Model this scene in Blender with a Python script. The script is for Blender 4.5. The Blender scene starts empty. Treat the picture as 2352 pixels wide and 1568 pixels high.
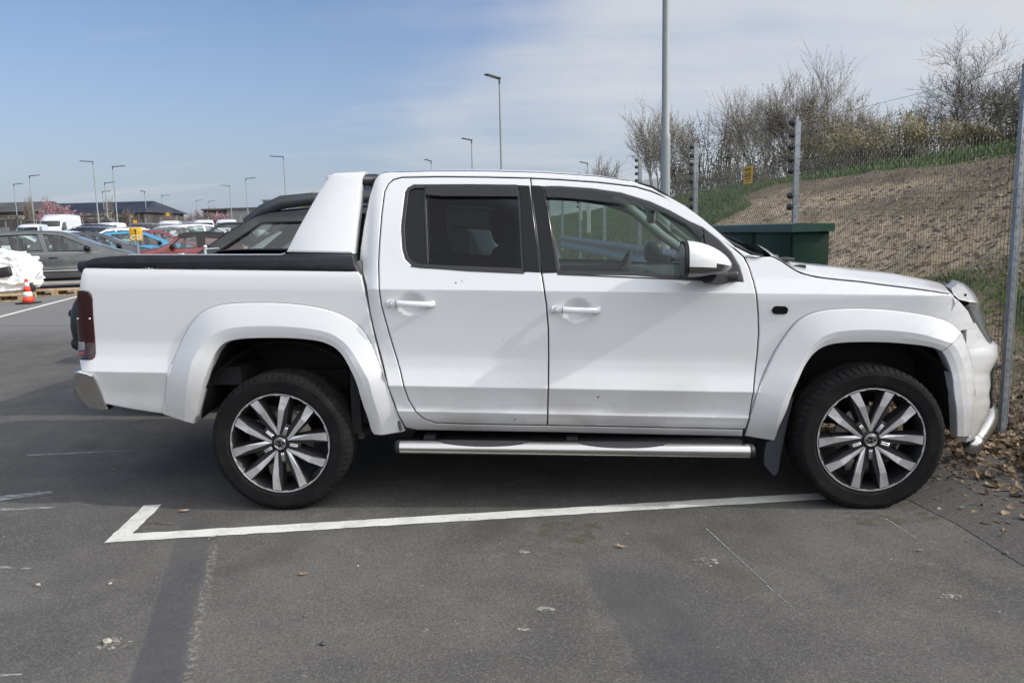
import bpy, bmesh, math, random
from mathutils import Vector, Matrix, noise
from mathutils.geometry import tessellate_polygon
D=bpy.data; SC=bpy.context.scene; COL=SC.collection
rnd=random.Random(7)
R=math.radians; PI=math.pi
# ------------------------------------------------------------------ camera, sky, sun, exposure
CAMLOC=Vector((1.48988,-3.86127,1.46842)); YAW,PITCH,ROLL=-0.0583470,0.1426627,-0.0231516
PXW,PXH,FPX=2352.0,1568.0,1750.0
_f=Vector((math.sin(YAW)*math.cos(PITCH),math.cos(YAW)*math.cos(PITCH),-math.sin(PITCH)))
_r=Vector((math.cos(YAW),-math.sin(YAW),0)); _u=_r.cross(_f)
_r2=_r*math.cos(ROLL)+_u*math.sin(ROLL); _u2=_u*math.cos(ROLL)-_r*math.sin(ROLL)
cam=D.cameras.new('camera'); camo=D.objects.new('camera',cam); COL.objects.link(camo)
cam.sensor_width=36; cam.lens=36*FPX/PXW; cam.clip_start=.05; cam.clip_end=6000
m=Matrix((_r2,_u2,-_f)).transposed().to_4x4(); m.translation=CAMLOC; camo.matrix_world=m
SC.camera=camo
SUN_EL,SUN_AZ=R(33.5),R(7.5)      # azimuth away from +X towards the camera side
SUNDIR=Vector((math.cos(SUN_EL)*math.cos(SUN_AZ),-math.cos(SUN_EL)*math.sin(SUN_AZ),math.sin(SUN_EL)))
W=D.worlds.new('World'); SC.world=W; W.use_nodes=True
def world():
    nt=W.node_tree; nt.nodes.clear(); N=nt.nodes.new; L=nt.links.new
    out=N('ShaderNodeOutputWorld'); bg=N('ShaderNodeBackground'); bg.inputs[1].default_value=.1; L(bg.outputs[0],out.inputs[0])
    sky=N('ShaderNodeTexSky'); sky.sky_type='NISHITA'; sky.sun_disc=False
    sky.sun_elevation=SUN_EL; sky.sun_rotation=R(90)+SUN_AZ; sky.air_density=1.3; sky.dust_density=1.6; sky.ozone_density=1.4
    tc=N('ShaderNodeTexCoord'); sep=N('ShaderNodeSeparateXYZ'); L(tc.outputs['Generated'],sep.inputs[0])
    def mt(op,a,b=None,c=None):
        n=N('ShaderNodeMath'); n.operation=op
        for i,v in enumerate((a,b,c)):
            if v is None: continue
            if isinstance(v,(int,float)): n.inputs[i].default_value=v
            else: L(v,n.inputs[i])
        return n.outputs[0]
    z=mt('MAXIMUM',sep.outputs[2],0.0); zz=mt('ADD',z,.16)
    cx=mt('DIVIDE',sep.outputs[0],zz); cy=mt('DIVIDE',sep.outputs[1],zz)
    cmb=N('ShaderNodeCombineXYZ'); L(cx,cmb.inputs[0]); L(mt('MULTIPLY',cy,.85),cmb.inputs[1])
    n1=N('ShaderNodeTexNoise'); n1.inputs['Scale'].default_value=.62; n1.inputs['Detail'].default_value=9; n1.inputs['Roughness'].default_value=.52; n1.inputs['Distortion'].default_value=.35; L(cmb.outputs[0],n1.inputs['Vector'])
    mp=N('ShaderNodeMapping'); mp.inputs['Scale'].default_value=(.5,2.2,1); mp.inputs['Rotation'].default_value=(0,0,R(20)); mp.inputs['Location'].default_value=(3.1,1.7,0); L(cmb.outputs[0],mp.inputs[0])
    n2=N('ShaderNodeTexNoise'); n2.inputs['Scale'].default_value=.8; n2.inputs['Detail'].default_value=8; n2.inputs['Roughness'].default_value=.6; L(mp.outputs[0],n2.inputs['Vector'])
    # cloud bank towards the sun, plus cover added behind the camera as fill
    bank=mt('MULTIPLY_ADD',sep.outputs[0],.72,.06); bank=mt('ADD',bank,mt('MULTIPLY',mt('MAXIMUM',mt('SUBTRACT',.3,sep.outputs[1]),0.0),.45))
    s=mt('ADD',mt('MULTIPLY',n1.outputs[0],1.05),mt('MULTIPLY',n2.outputs[0],.60)); s=mt('ADD',s,bank); s=mt('SUBTRACT',s,.17)
    mr=N('ShaderNodeMapRange'); mr.interpolation_type='SMOOTHSTEP'; mr.inputs[1].default_value=.50; mr.inputs[2].default_value=1.0; L(s,mr.inputs[0])
    ws=N('ShaderNodeMapRange'); ws.interpolation_type='SMOOTHSTEP'; ws.inputs[1].default_value=.56; ws.inputs[2].default_value=.74; ws.inputs[4].default_value=.42; L(n2.outputs[0],ws.inputs[0])
    cov=mt('MAXIMUM',mt('MULTIPLY',mr.outputs[0],.93),ws.outputs[0])
    hz=N('ShaderNodeMapRange'); hz.inputs[1].default_value=.32; hz.inputs[2].default_value=-.02; hz.inputs[3].default_value=0; hz.inputs[4].default_value=.62; L(sep.outputs[2],hz.inputs[0])
    tint=N('ShaderNodeMix'); tint.data_type='RGBA'; tint.blend_type='MULTIPLY'; tint.inputs['Factor'].default_value=1; L(sky.outputs[0],tint.inputs['A']); tint.inputs['B'].default_value=SKYTINT
    m0=N('ShaderNodeMix'); m0.data_type='RGBA'; L(hz.outputs[0],m0.inputs['Factor']); L(tint.outputs['Result'],m0.inputs['A']); m0.inputs['B'].default_value=HAZEC
    dt=N('ShaderNodeVectorMath'); dt.operation='DOT_PRODUCT'; L(tc.outputs['Generated'],dt.inputs[0]); dt.inputs[1].default_value=SUNDIR
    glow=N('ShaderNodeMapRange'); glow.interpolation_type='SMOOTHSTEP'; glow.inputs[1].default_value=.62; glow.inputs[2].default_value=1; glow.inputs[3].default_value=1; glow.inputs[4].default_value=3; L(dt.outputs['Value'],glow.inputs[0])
    # unseen cloud behind the camera, brightened as added fill light on the truck side
    back=N('ShaderNodeMapRange'); back.interpolation_type='SMOOTHSTEP'; back.inputs[1].default_value=.25; back.inputs[2].default_value=-.5; back.inputs[3].default_value=1; back.inputs[4].default_value=BACKFILL; L(sep.outputs[1],back.inputs[0])
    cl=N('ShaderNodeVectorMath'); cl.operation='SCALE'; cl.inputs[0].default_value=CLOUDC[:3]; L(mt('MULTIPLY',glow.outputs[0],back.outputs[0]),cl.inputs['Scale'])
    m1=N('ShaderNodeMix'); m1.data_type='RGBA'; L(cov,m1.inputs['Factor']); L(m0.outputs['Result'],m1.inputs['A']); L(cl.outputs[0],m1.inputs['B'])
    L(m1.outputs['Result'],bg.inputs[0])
SKYTINT=(.97,1.08,1.40,1); HAZEC=(4.6,5.6,7.6,1); CLOUDC=(6.8,6.95,7.35,1); BACKFILL=2.0
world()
sun=D.lights.new('sun','SUN'); sun.energy=2.8; sun.angle=R(1.0); sun.color=(1,.95,.87)
so=D.objects.new('sun',sun); COL.objects.link(so); so.rotation_euler=SUNDIR.to_track_quat('Z','Y').to_euler()
vs=SC.view_settings; vs.view_transform='Standard'; vs.look='None'; vs.exposure=0; vs.gamma=1
SC.cycles.max_bounces=8; SC.cycles.transparent_max_bounces=24
# ------------------------------------------------------------------ pixel rays of the photograph (2352 px wide) -> points at real distances
def ray(px,py): return _f+_r2*((px-PXW/2)/FPX)-_u2*((py-PXH/2)/FPX)
def atY(px,py,Y): d=ray(px,py); return CAMLOC+d*((Y-CAMLOC.y)/d.y)
def ground(x,y): return .013*min(max(y-3,0),27)+.03*min(max(y-30,0),30)
def gpt(px,py):
    d=ray(px,py); z=0
    for _ in range(12):
        p=CAMLOC+d*((z-CAMLOC.z)/d.z); z=ground(p.x,p.y)
    return Vector((p.x,p.y,z))
def zoomed(ox,oy,s): return lambda pts:[((ox+x/s)*.5833333,(oy+y/s)*.5833333) for x,y in pts]
Z3=zoomed(250,950,1.3638); Z4=zoomed(1400,600,1.3638); Z5=zoomed(2500,700,1.96); Z6=zoomed(2900,950,1.363); ZW=zoomed(2100,700,2.614); Z2=zoomed(500,560,2.24); ZT=zoomed(230,1100,2.612)
FENA=R(8.0); FD=Vector((-math.sin(FENA),math.cos(FENA),0)); FN=Vector((math.cos(FENA),math.sin(FENA),0)); FP0=Vector((4.56,1.34,0))
def onE(px,py,e):                       # point on the vertical plane e metres behind the fence line
    d=ray(px,py); t=((FP0+FN*e)-CAMLOC).dot(FN)/d.dot(FN); return CAMLOC+d*t
def fen(s,e,z=0): p=FP0+FD*s+FN*e; return Vector((p.x,p.y,z))
# ------------------------------------------------------------------ materials
def mat(name,col=(.5,.5,.5),rough=.5,metal=0,coat=0,coatr=.03,spec=.5,fn=None,alpha=None):
    M_=D.materials.new(name); M_.use_nodes=True; nt=M_.node_tree; b=nt.nodes['Principled BSDF']
    b.inputs['Base Color'].default_value=(*col,1); b.inputs['Roughness'].default_value=rough; b.inputs['Metallic'].default_value=metal
    b.inputs['Coat Weight'].default_value=coat; b.inputs['Coat Roughness'].default_value=coatr; b.inputs['Specular IOR Level'].default_value=spec
    if fn: fn(nt,b,nt.nodes.new,nt.links.new)
    return M_
def nz(N,L,vec,scale,detail=4,rough=.55,dist=0):
    n=N('ShaderNodeTexNoise'); n.inputs['Scale'].default_value=scale; n.inputs['Detail'].default_value=detail; n.inputs['Roughness'].default_value=rough; n.inputs['Distortion'].default_value=dist
    if vec is not None: L(vec,n.inputs['Vector'])
    return n.outputs[0]
def ramp(N,L,src,stops):
    r=N('ShaderNodeValToRGB'); L(src,r.inputs[0]); e=r.color_ramp.elements
    while len(e)<len(stops): e.new(.5)
    for i,(p,c) in enumerate(stops): e[i].position=p; e[i].color=(*c,1) if len(c)==3 else c
    return r.outputs[0]
def rng(N,L,src,a,b,c=0,d=1):
    r=N('ShaderNodeMapRange'); r.interpolation_type='SMOOTHSTEP'
    for i,v in enumerate((a,b,c,d)): r.inputs[i+1].default_value=v
    L(src,r.inputs[0]); return r.outputs[0]
def mixc(N,L,f,a,b,bt='MIX'):
    n=N('ShaderNodeMix'); n.data_type='RGBA'; n.blend_type=bt
    for k,v in (('Factor',f),('A',a),('B',b)):
        s=n.inputs[k] if k=='Factor' else n.inputs[k]
        if isinstance(v,(int,float)): s.default_value=v
        elif isinstance(v,tuple): s.default_value=(*v,1)
        else: L(v,s)
    return n.outputs['Result']
def mth(N,L,op,a,b=None):
    n=N('ShaderNodeMath'); n.operation=op
    for i,v in enumerate((a,b)):
        if v is None: continue
        if isinstance(v,(int,float)): n.inputs[i].default_value=v
        else: L(v,n.inputs[i])
    return n.outputs[0]
def bump(N,L,b,h,strength=.3,dist=.01):
    n=N('ShaderNodeBump'); n.inputs['Strength'].default_value=strength; n.inputs['Distance'].default_value=dist; L(h,n.inputs['Height']); L(n.outputs[0],b.inputs['Normal'])
def wpos(N): return N('ShaderNodeNewGeometry').outputs['Position']
MT={}
def white_fn(nt,b,N,L):
    p=wpos(N); sx=N('ShaderNodeSeparateXYZ'); L(p,sx.inputs[0])
    film=nz(N,L,p,2.3,5); fine=nz(N,L,p,120,2); spk=nz(N,L,p,34,2,.7)
    low=rng(N,L,sx.outputs[2],.95,.3); d=mth(N,L,'MULTIPLY',low,rng(N,L,film,.35,.75))
    c=mixc(N,L,mth(N,L,'MULTIPLY',d,.75),(.635,.638,.64),(.33,.30,.25))
    c=mixc(N,L,mth(N,L,'MULTIPLY',rng(N,L,fine,.45,.7),.05),c,(.5,.48,.44))
    sp=mth(N,L,'MULTIPLY',rng(N,L,spk,.76,.80),rng(N,L,sx.outputs[2],1.05,.45))
    c=mixc(N,L,mth(N,L,'MULTIPLY',sp,.75),c,(.16,.13,.10)); L(c,b.inputs['Base Color'])
    L(rng(N,L,film,.3,.7,.30,.46),b.inputs['Roughness'])
MT['white']=mat('white_paint',rough=.35,coat=.9,coatr=.05,fn=white_fn)
MT['black']=mat('black_plastic',(.012,.0125,.014),.5)
MT['blackgloss']=mat('black_gloss',(.006,.0065,.009),.12,spec=.28)
MT['trim']=mat('dark_trim',(.02,.02,.021),.42)
MT['void']=mat('black_void',(.006,.006,.007),.85)
def rub(nt,b,N,L):
    p=wpos(N); c=mixc(N,L,rng(N,L,nz(N,L,p,9,4),.4,.7),(.006,.006,.0065),(.014,.0135,.013)); L(c,b.inputs['Base Color'])
    bump(N,L,b,nz(N,L,p,150,2),.15,.003)
MT['rubber']=mat('tyre_rubber',rough=.85,spec=.22,fn=rub)
MT['steel']=mat('stainless_steel',(.62,.61,.58),.24,1)
def dusty_chrome(nt,b,N,L):
    p=wpos(N); n=nz(N,L,p,7,5); L(rng(N,L,n,.3,.7,.08,.28),b.inputs['Roughness'])
MT['chrome']=mat('chrome',(.68,.67,.66),.2,1,fn=dusty_chrome)
def alu(nt,b,N,L):
    p=wpos(N); n=nz(N,L,p,25,4); L(mixc(N,L,rng(N,L,n,.5,.8),(.72,.72,.73),(.52,.50,.48)),b.inputs['Base Color']); L(rng(N,L,n,.3,.8,.28,.5),b.inputs['Roughness'])
MT['alu']=mat('machined_alloy',(.8,.8,.8),.3,.85,coat=.2,fn=alu)
MT['gunmetal']=mat('black_alloy',(.009,.009,.010),.5)
MT['rust']=mat('brake_metal',(.16,.14,.12),.5,.8)
MT['headliner']=mat('headliner',(.20,.225,.205),.9)
MT['seat']=mat('seat_cloth',(.03,.032,.034),.9)
MT['dash']=mat('dash_plastic',(.035,.04,.042),.55)
def glassmat(name,tint,refl=1.0,rough=.01):
    M_=D.materials.new(name); M_.use_nodes=True; nt=M_.node_tree; nt.nodes.clear(); N=nt.nodes.new; L=nt.links.new
    o=N('ShaderNodeOutputMaterial'); t=N('ShaderNodeBsdfTransparent'); t.inputs[0].default_value=(*tint,1); g=N('ShaderNodeBsdfGlossy'); g.inputs['Roughness'].default_value=rough
    f=N('ShaderNodeFresnel'); ge=N('ShaderNodeNewGeometry'); L(rng(N,L,ge.outputs['Backfacing'],0,1,1.5,1/1.5),f.inputs[0]); mx=N('ShaderNodeMixShader'); L(mth(N,L,'MULTIPLY',f.outputs[0],refl),mx.inputs[0]); L(t.outputs[0],mx.inputs[1]); L(g.outputs[0],mx.inputs[2]); L(mx.outputs[0],o.inputs[0]); return M_
MT['glass']=glassmat('clear_glass',(.70,.80,.75),1.1)
MT['tint']=glassmat('privacy_glass',(.21,.24,.26),.55)
MT['smoke']=glassmat('smoked_acrylic',(.13,.13,.15),1.5,.08)
MT['carglass']=glassmat('car_glass',(.74,.82,.79),2.4)
MT['redlens']=mat('red_lens',(.028,.004,.005),.08,coat=.6)
MT['redbright']=mat('red_reflector',(.35,.02,.015),.15,coat=1)
MT['greylens']=mat('grey_lens',(.25,.25,.27),.12,coat=1)
MT['clearlens']=mat('headlight_lens',(.30,.31,.31),.1,.35,coat=1)
def paint_fn(nt,b,N,L):
    o=N('ShaderNodeObjectInfo'); p=wpos(N); n=nz(N,L,p,3,4)
    L(mixc(N,L,mth(N,L,'MULTIPLY',rng(N,L,n,.4,.75),.16),o.outputs['Color'],(.3,.28,.25)),b.inputs['Base Color'])
MT['paint']=mat('car_paint',rough=.28,metal=.25,coat=.8,fn=paint_fn)
MT['carrim']=mat('car_rim',(.42,.42,.43),.35,.8)
def asphalt_fn(nt,b,N,L):
    p=wpos(N); sx=N('ShaderNodeSeparateXYZ'); L(p,sx.inputs[0]); x,y=sx.outputs[0],sx.outputs[1]
    big=nz(N,L,p,.55,5,.6,.4); mid=nz(N,L,p,3.2,6,.65); agg=nz(N,L,p,90,4,.8); fin=nz(N,L,p,170,2,.8); peb=N('ShaderNodeTexVoronoi'); peb.inputs['Scale'].default_value=170; L(p,peb.inputs['Vector'])
    M=lambda a,c:mth(N,L,'MULTIPLY',a,c)
    c=mixc(N,L,rng(N,L,big,.33,.68),(.066,.062,.056),(.112,.105,.094))
    c=mixc(N,L,M(rng(N,L,mid,.42,.72),.60),c,(.135,.127,.112))
    c=mixc(N,L,M(rng(N,L,mid,.48,.30),.50),c,(.070,.067,.063))
    stone=mixc(N,L,.5,peb.outputs['Color'],(.5,.5,.5)); lum=N('ShaderNodeRGBToBW'); L(stone,lum.inputs[0])
    c=mixc(N,L,M(rng(N,L,lum.outputs[0],.54,.70),.40),c,(.22,.21,.19)); c=mixc(N,L,M(rng(N,L,lum.outputs[0],.46,.33),.42),c,(.042,.041,.040))
    c=mixc(N,L,M(rng(N,L,agg,.50,.66),.26),c,(.22,.21,.19)); c=mixc(N,L,M(rng(N,L,agg,.46,.32),.50),c,(.036,.036,.036))
    c=mixc(N,L,M(rng(N,L,nz(N,L,p,30,2,.8),.735,.775),.85),c,(.52,.50,.46)); c=mixc(N,L,M(rng(N,L,nz(N,L,p,23,2,.8),.275,.235),.9),c,(.02,.02,.02))
    c=mixc(N,L,M(rng(N,L,nz(N,L,p,7,4,.7),.62,.74),.30),c,(.30,.285,.25))
    # bitumen band along an old trench joint, and the pale crumbling edge beside it
    bx=mth(N,L,'ADD',x,M(y,.372)); bx=mth(N,L,'ADD',bx,M(mth(N,L,'SUBTRACT',mid,.5),.05))
    band=M(rng(N,L,bx,-.550,-.528),rng(N,L,bx,-.30,-.40)); band=M(band,rng(N,L,y,-.02,-.25)); band=M(band,rng(N,L,y,-.3,-1.4,.30,.58)); c=mixc(N,L,band,c,(.050,.050,.062))
    edge=M(rng(N,L,bx,-.375,-.352),rng(N,L,bx,-.31,-.335)); edge=M(edge,rng(N,L,nz(N,L,p,40,4,.75),.46,.60)); edge=M(edge,rng(N,L,y,-.40,-.46)); c=mixc(N,L,M(edge,.42),c,(.36,.33,.26))
    # oil-dark strip across the empty bay
    q=mth(N,L,'ADD',x,M(y,.215)); q=mth(N,L,'ADD',q,M(mth(N,L,'SUBTRACT',nz(N,L,p,2.1,6,.65),.5),.16))
    pat=M(rng(N,L,q,1.43,1.47),rng(N,L,q,1.90,1.66)); pat=M(pat,rng(N,L,y,-.50,-.85)); c=mixc(N,L,M(pat,.40),c,(.050,.047,.058))
    c=mixc(N,L,M(rng(N,L,nz(N,L,p,1.25,3,.5,.6),.58,.70),.45),c,(.058,.054,.047))
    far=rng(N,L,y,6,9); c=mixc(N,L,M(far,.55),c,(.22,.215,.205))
    L(c,b.inputs['Base Color']); h=mth(N,L,'ADD',agg,M(fin,.5)); bump(N,L,b,h,.55,.005)
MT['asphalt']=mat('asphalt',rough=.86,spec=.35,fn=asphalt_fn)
def line_fn(nt,b,N,L):
    p=wpos(N); n=nz(N,L,p,55,4,.7); n2=nz(N,L,p,6,5,.65)
    L(mixc(N,L,mth(N,L,'MULTIPLY',rng(N,L,n2,.42,.72),.55),(.66,.655,.60),(.36,.355,.33)),b.inputs['Base Color'])
    a=mth(N,L,'MAXIMUM',rng(N,L,n,.70,.62),0); L(a,b.inputs['Alpha']); bump(N,L,b,n,.5,.004)
MT['line']=mat('road_paint',rough=.75,fn=line_fn)
def worn_fn(nt,b,N,L):
    p=wpos(N); mp=N('ShaderNodeMapping'); mp.inputs['Scale'].default_value=(3,26,1); L(p,mp.inputs[0]); n=nz(N,L,mp.outputs[0],3.2,5,.7); L(rng(N,L,n,.40,.58),b.inputs['Alpha'])
MT['wornline']=mat('worn_road_paint',(.36,.36,.35),rough=.85,fn=worn_fn)
def hill_fn(nt,b,N,L):
    vc=N('ShaderNodeVertexColor'); vc.layer_name='grass'; vs_=N('ShaderNodeSeparateXYZ'); L(vc.outputs[0],vs_.inputs[0]); p=wpos(N)
    n=nz(N,L,p,1.0,7,.68); f=nz(N,L,p,9,6,.72); f2=nz(N,L,p,48,3,.7)
    soil=mixc(N,L,rng(N,L,n,.35,.68),(.47,.365,.23),(.66,.53,.36)); soil=mixc(N,L,rng(N,L,f,.52,.40),soil,(.11,.08,.055)); soil=mixc(N,L,mth(N,L,'MULTIPLY',rng(N,L,f2,.64,.72),.7),soil,(.46,.41,.34))
    soil=mixc(N,L,mth(N,L,'MULTIPLY',rng(N,L,mth(N,L,'ADD',vs_.outputs[1],mth(N,L,'MULTIPLY',mth(N,L,'SUBTRACT',f,.5),1.3)),.35,.75),.72),soil,(.13,.108,.08))
    gr=mixc(N,L,rng(N,L,f,.35,.65),(.030,.060,.012),(.085,.130,.030)); gr=mixc(N,L,rng(N,L,f2,.60,.70),gr,(.16,.16,.07))
    k=mth(N,L,'ADD',vs_.outputs[0],mth(N,L,'MULTIPLY',mth(N,L,'SUBTRACT',f,.5),.7)); k=rng(N,L,k,.42,.58)
    L(mixc(N,L,k,soil,gr),b.inputs['Base Color']); bump(N,L,b,mth(N,L,'ADD',f,mth(N,L,'MULTIPLY',f2,.6)),1,.06)
MT['hill']=mat('soil_and_grass',rough=.95,spec=.1,fn=hill_fn)
def galv_fn(nt,b,N,L):
    p=wpos(N); v=N('ShaderNodeTexVoronoi'); v.inputs['Scale'].default_value=42; L(p,v.inputs['Vector']); n=nz(N,L,p,6,4)
    c=mixc(N,L,.45,mixc(N,L,rng(N,L,n,.3,.7),(.20,.22,.245),(.31,.33,.345)),mixc(N,L,v.outputs['Color'],(.14,.16,.18),(.34,.36,.38))); L(c,b.inputs['Base Color'])
MT['galv']=mat('galvanised_steel',rough=.5,metal=.45,fn=galv_fn)
MT['wire']=mat('fence_wire',(.12,.125,.12),.6,.2)
MT['hotwire']=mat('electric_wire',(.03,.03,.033),.6)
MT['lamp']=mat('lamp_pole',(.24,.265,.265),.55,.1)
MT['lamphead']=mat('lamp_head',(.07,.07,.075),.5)
MT['led']=mat('lamp_lens',(.55,.55,.52),.2)
def var(c1,c2,sc,lo=.38,hi=.66):
    def fn(nt,b,N,L):
        L(mixc(N,L,rng(N,L,nz(N,L,wpos(N),sc,5,.65),lo,hi),c1,c2),b.inputs['Base Color'])
    return fn
MT['green']=mat('green_enamel',rough=.6,spec=.2,fn=var((.001,.018,.009),(.002,.024,.012),2))
MT['greenlid']=mat('green_lid',(.006,.042,.030),.5)
MT['bark']=mat('bark',rough=.9,fn=var((.14,.115,.095),(.30,.26,.22),9))
MT['barkdark']=mat('dark_bark',rough=.9,fn=var((.085,.07,.056),(.19,.155,.125),9))
MT['bud']=mat('spring_bud',rough=.8,fn=var((.17,.145,.11),(.36,.33,.25),3))
MT['scrub']=mat('olive_scrub',rough=.85,fn=var((.085,.075,.035),(.27,.23,.12),1.6))
MT['scrubdark']=mat('dark_scrub',rough=.85,fn=var((.04,.042,.024),(.14,.125,.075),1.6))
MT['pink']=mat('pink_blossom',rough=.8,fn=var((.27,.13,.16),(.46,.27,.31),.9))
MT['pinkdull']=mat('dull_pink_buds',rough=.85,fn=var((.13,.09,.075),(.24,.165,.145),.8))
MT['willow']=mat('yellow_spring_leaves',rough=.8,fn=var((.20,.17,.05),(.38,.33,.14),1))
MT['yellow']=mat('sign_yellow',rough=.5,fn=var((.66,.36,.012),(.72,.42,.02),4))
MT['ink']=mat('sign_ink',(.02,.018,.015),.6); MT['inkwhite']=mat('sign_white',(.78,.76,.70),.6)
MT['orange']=mat('cone_orange',(.72,.05,.018),.55); MT['conewhite']=mat('cone_white',(.72,.72,.70),.5)
MT['wood']=mat('pallet_wood',rough=.8,fn=var((.30,.20,.11),(.52,.38,.24),11))
def wrap_fn(nt,b,N,L):
    p=wpos(N); h=nz(N,L,p,3.2,3,.5,1.6); bump(N,L,b,h,.6,.12)
MT['wrap']=mat('white_stretch_wrap',(.76,.77,.78),.38,fn=wrap_fn)
MT['leaf']=mat('dry_leaf',rough=.8,fn=var((.26,.16,.085),(.55,.40,.27),14))
MT['litter']=mat('leaf_litter',rough=.9,fn=var((.06,.04,.025),(.34,.24,.15),16,.35,.7))
MT['stone']=mat('pale_stone',rough=.9,fn=var((.34,.32,.26),(.52,.50,.42),20))
MT['darkstone']=mat('dark_stone',rough=.9,fn=var((.05,.05,.05),(.16,.15,.14),30))
MT['barnroof']=mat('solar_roof',rough=.45,fn=var((.018,.02,.028),(.035,.038,.052),.3))
MT['greyroof']=mat('grey_roof',rough=.7,fn=var((.055,.052,.05),(.095,.09,.085),.25))
MT['barnwall']=mat('dark_boarding',rough=.85,fn=var((.045,.04,.036),(.09,.08,.07),.5))
MT['greywall']=mat('grey_cladding',rough=.7,fn=var((.16,.16,.155),(.23,.225,.215),.4))
MT['window']=mat('dark_window',(.03,.035,.04),.15,coat=.5)
MT['timber']=mat('stacked_timber',rough=.85,fn=var((.12,.105,.085),(.30,.27,.22),1.2))
MT['farmesh']=mat('far_scrub',rough=.9,fn=var((.10,.085,.07),(.2,.165,.14),.5))
MT['greyboard']=mat('grey_plastic',(.18,.185,.19),.5)
# ------------------------------------------------------------------ mesh helpers
def link(o,parent=None):
    COL.objects.link(o)
    if parent: o.parent=parent
    return o
def tag(o,label=None,cat=None,group=None,kind=None):
    for k,v in (('label',label),('category',cat),('group',group),('kind',kind)):
        if v: o[k]=v
    return o
def empty(name,loc=(0,0,0),rz=0):
    o=D.objects.new(name,None); o.location=loc; o.rotation_euler=(0,0,rz); o.empty_display_size=.2; return link(o)
class MB:
    def __init__(s): s.v=[]; s.f=[]; s.s=[]
    def add(s,vs,fs,smooth=False,M=None):
        b=len(s.v); s.v+=[tuple(M@Vector(p)) if M else tuple(p) for p in vs]; s.f+=[tuple(i+b for i in f) for f in fs]; s.s+=[smooth]*len(fs); return s
    def box(s,c,d,rz=0,M=None,ry=0):
        x,y,z=(k/2 for k in d); vs=[(a*x,b*y,e*z) for a in(-1,1) for b in(-1,1) for e in(-1,1)]
        T=Matrix.Translation(c)@Matrix.Rotation(rz,4,'Z')@Matrix.Rotation(ry,4,'Y')
        if M: T=M@T
        return s.add(vs,[(0,1,3,2),(4,6,7,5),(0,4,5,1),(2,3,7,6),(0,2,6,4),(1,5,7,3)],False,T)
    def rbox(s,c,d,r=.02,seg=2,rz=0,M=None,ry=0):
        bm=bmesh.new(); bmesh.ops.create_cube(bm,size=1); bmesh.ops.scale(bm,vec=d,verts=bm.verts)
        bmesh.ops.bevel(bm,geom=bm.edges[:],offset=r,segments=seg,affect='EDGES',profile=.5)
        T=Matrix.Translation(c)@Matrix.Rotation(rz,4,'Z')@Matrix.Rotation(ry,4,'Y')
        if M: T=M@T
        bm.verts.index_update(); s.add([v.co[:] for v in bm.verts],[[v.index for v in f.verts] for f in bm.faces],True,T); bm.free(); return s
    def tube(s,pts,rad,n=8,cap=True,smooth=True):
        pts=[Vector(p) for p in pts]; rad=rad if isinstance(rad,(list,tuple)) else [rad]*len(pts); vs=[]; ref=None
        for i,p in enumerate(pts):
            t=(pts[min(i+1,len(pts)-1)]-pts[max(i-1,0)]).normalized()
            if ref is None: ref=t.orthogonal().normalized()
            a=(ref-t*ref.dot(t)); a=a.normalized() if a.length>1e-6 else t.orthogonal().normalized(); ref=a; b=t.cross(a)
            vs+=[p+(a*math.cos(2*PI*k/n)+b*math.sin(2*PI*k/n))*rad[i] for k in range(n)]
        fs=[(i*n+k,i*n+(k+1)%n,(i+1)*n+(k+1)%n,(i+1)*n+k) for i in range(len(pts)-1) for k in range(n)]
        s.add(vs,fs,smooth)
        if cap: s.add(vs[:n],[tuple(range(n))[::-1]]); s.add(vs[-n:],[tuple(range(n))])
        return s
    def lathe(s,prof,n=32,M=None,smooth=True,axis='Y'):
        vs=[]
        for k in range(n):
            a=2*PI*k/n; vs+=[(r*math.cos(a),y,r*math.sin(a)) if axis=='Y' else (r*math.cos(a),r*math.sin(a),y) for r,y in prof]
        q=len(prof); fs=[(k*q+i,k*q+i+1,((k+1)%n)*q+i+1,((k+1)%n)*q+i) for k in range(n) for i in range(q-1)]
        return s.add(vs,fs,smooth,M)
    def prism(s,poly,y0,y1,M=None,flip=False):                # polygon in x,z extruded along y
        n=len(poly); vs=[(x,y0,z) for x,z in poly]+[(x,y1,z) for x,z in poly]
        tri=tessellate_polygon([[Vector((x,z,0)) for x,z in poly]])
        fs=[tuple(t) for t in tri]+[tuple(i+n for i in t[::-1]) for t in tri]+[(i,(i+1)%n,(i+1)%n+n,i+n) for i in range(n)]
        return s.add(vs,fs,False,M)
    def ball(s,c,r,sub=2,jit=0,sc=(1,1,1),smooth=True,seed=0):
        bm=bmesh.new(); bmesh.ops.create_icosphere(bm,subdivisions=sub,radius=1)
        for v in bm.verts:
            k=1+jit*noise.noise(v.co*1.7+Vector((seed,seed*.37,0))); v.co=Vector((v.co.x*sc[0],v.co.y*sc[1],v.co.z*sc[2]))*r*k
        bm.verts.index_update(); s.add([v.co+Vector(c) for v in bm.verts],[[v.index for v in f.verts] for f in bm.faces],smooth); bm.free(); return s
    def mesh(s,name,fixn=True):
        me=D.meshes.new(name); me.from_pydata(s.v,[],s.f); me.polygons.foreach_set('use_smooth',s.s)
        if fixn:
            bm=bmesh.new(); bm.from_mesh(me); bmesh.ops.recalc_face_normals(bm,faces=bm.faces); bm.to_mesh(me); bm.free()
        me.update(); return me
    def build(s,name,m,parent=None,fixn=True,sharp=None):
        me=s.mesh(name,fixn); me.materials.append(MT[m] if isinstance(m,str) else m)
        if sharp: me.set_sharp_from_angle(angle=R(sharp))
        return link(D.objects.new(name,me),parent)
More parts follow.
